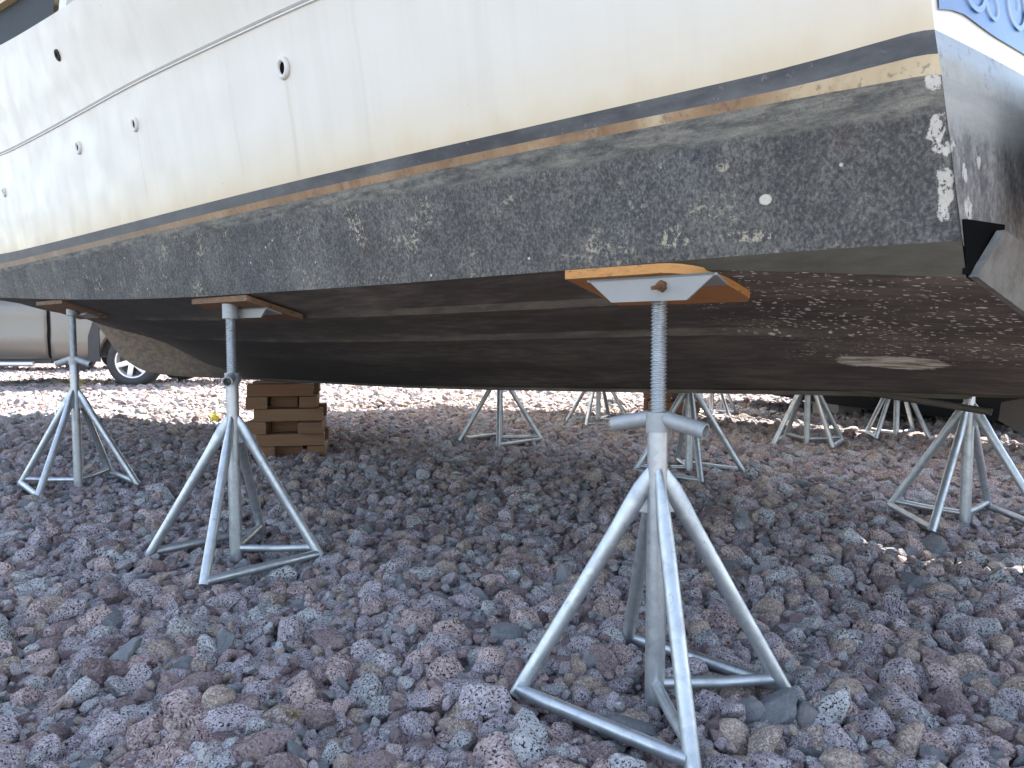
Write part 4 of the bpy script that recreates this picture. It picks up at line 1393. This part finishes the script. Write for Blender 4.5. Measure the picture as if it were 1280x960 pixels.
# door handle and mirror-free shut line strip
bm = bmesh.new(); add_box(bm, (-2.30, -0.018, 1.12), (0.2, 0.035, 0.035), None, 0.01); obj('door_handle', bm, DTRIM, dr, 30)
def wheel(x, y, out):
    w = empty('wheel', (x, y, 0.365)); w.parent = truck
    bm = bmesh.new()
    rows = []
    for rr, yy in ((0.235, 0.0), (0.26, -0.02), (0.30, -0.03), (0.345, -0.022), (0.365, 0.0), (0.367, 0.1), (0.365, 0.2), (0.34, 0.23), (0.24, 0.22)):
        rows.append([(rr * math.cos(2 * PI * k / 48), yy * out, rr * math.sin(2 * PI * k / 48)) for k in range(48)])
    add_grid(bm, rows, close=True)
    bmesh.ops.recalc_face_normals(bm, faces=bm.faces[:])
    obj('tyre', bm, TYRE, w, 40)
    bm = bmesh.new()
    rows = []
    for rr, yy in ((0.243, -0.012), (0.225, -0.004), (0.205, 0.05), (0.20, 0.2)):
        rows.append([(rr * math.cos(2 * PI * k / 48), yy * out, rr * math.sin(2 * PI * k / 48)) for k in range(48)])
    add_grid(bm, rows, close=True)
    for q in range(6):
        a = q * PI / 3 + 0.3
        m = Matrix.Rotation(-a, 4, 'Y')
        add_box(bm, (0.135 * math.cos(a), 0.012 * out, 0.135 * math.sin(a)), (0.20, 0.03, 0.075), m, 0.008)
    add_tube(bm, (0, -0.012 * out, 0), (0, 0.06 * out, 0), 0.06, seg=24)
    bmesh.ops.recalc_face_normals(bm, faces=bm.faces[:])
    obj('rim', bm, CHROME, w, 40)
    bm = bmesh.new()
    add_tube(bm, (0, 0.06 * out, 0), (0, 0.10 * out, 0), 0.2, seg=32)
    obj('brake_disc', bm, DTRIM, w, 30)
for x in (-0.22, -4.0):
    wheel(x, 0.035, 1)
    wheel(x, 1.815, -1)

# red car behind the pickup window line
redcar = empty('parked_car', (-10.2, 15.6, 0), 0, 'red car parked further back, a sliver of its roof above the pickup side', 'car')
REDP = mat_plain('red_car_paint', (0.42, 0.025, 0.02), 0.3, 0.1, 0.05, 2)
bm = bmesh.new()
prof = [(-2.1, 0.35), (-2.15, 0.7), (-1.2, 0.88), (1.9, 0.95), (2.1, 0.7), (2.05, 0.35)]
add_prism(bm, [(x, 0, z) for x, z in prof], (0, 1.7, 0))
bmesh.ops.bevel(bm, geom=bm.edges[:], offset=0.06, segments=2, affect='EDGES')
obj('body', bm, REDP, redcar, 40)
bm = bmesh.new()
prof = [(-1.0, 0.86), (-0.4, 1.33), (1.0, 1.36), (1.75, 0.92)]
add_prism(bm, [(x, 0.12, z) for x, z in prof], (0, 1.46, 0))
obj('window', bm, WGLASS, redcar, 20)
bm = bmesh.new(); add_box(bm, (0.3, 0.85, 1.375), (1.5, 1.4, 0.06), None, 0.025); obj('roof', bm, REDP, redcar, 30)
for x in (-1.3, 1.35):
    for y in (0.02, 1.5):
        bm = bmesh.new(); add_tube(bm, (x, y, 0.31), (x, y + 0.2, 0.31), 0.31, seg=32); obj('wheel', bm, TYRE, redcar, 40)

# ------------------------------------------------------------------ small weeds
def weed(pos, label, n, h, col, seed):
    r = random.Random(seed)
    bm = bmesh.new()
    for i in range(n):
        a = r.uniform(0, 2 * PI); l = h * r.uniform(0.5, 1.1); lean = r.uniform(0.2, 0.9)
        b = Vector((r.uniform(-1, 1), r.uniform(-1, 1), 0)) * h * 0.25
        w = h * r.uniform(0.07, 0.14)
        d = Vector((math.cos(a), math.sin(a), 0)); s = Vector((-d.y, d.x, 0))
        rows = []
        for t in (0, 0.35, 0.7, 1.0):
            c = b + d * (lean * l * t * t) + Vector((0, 0, l * (t - 0.35 * lean * t * t)))
            ww = w * (0.5 + 1.2 * t) * (1 - t) + 0.0008
            rows.append([c - s * ww, c + Vector((0, 0, -ww * 0.3)), c + s * ww])
        add_grid(bm, rows)
    o = obj('weed', bm, mat_plain('weed_leaf_%d' % seed, col, 0.6, 0, 0.4, 30), None, 60, loc=pos)
    tag(o, label, 'plant')
weed((-2.58, 6.62, 0.0), 'small yellow weed in the sunlit gravel left of the timber crib', 26, 0.10, (0.45, 0.42, 0.06), 1)
weed((-5.95, 10.45, 0.0), 'tuft of dry yellow green grass in the gravel by the pickup wheel', 60, 0.22, (0.22, 0.22, 0.08), 2)
weed((-0.42, 1.44, 0.005), 'tiny dry yellow sprig between stones at the lower left foreground', 9, 0.032, (0.24, 0.17, 0.06), 3)
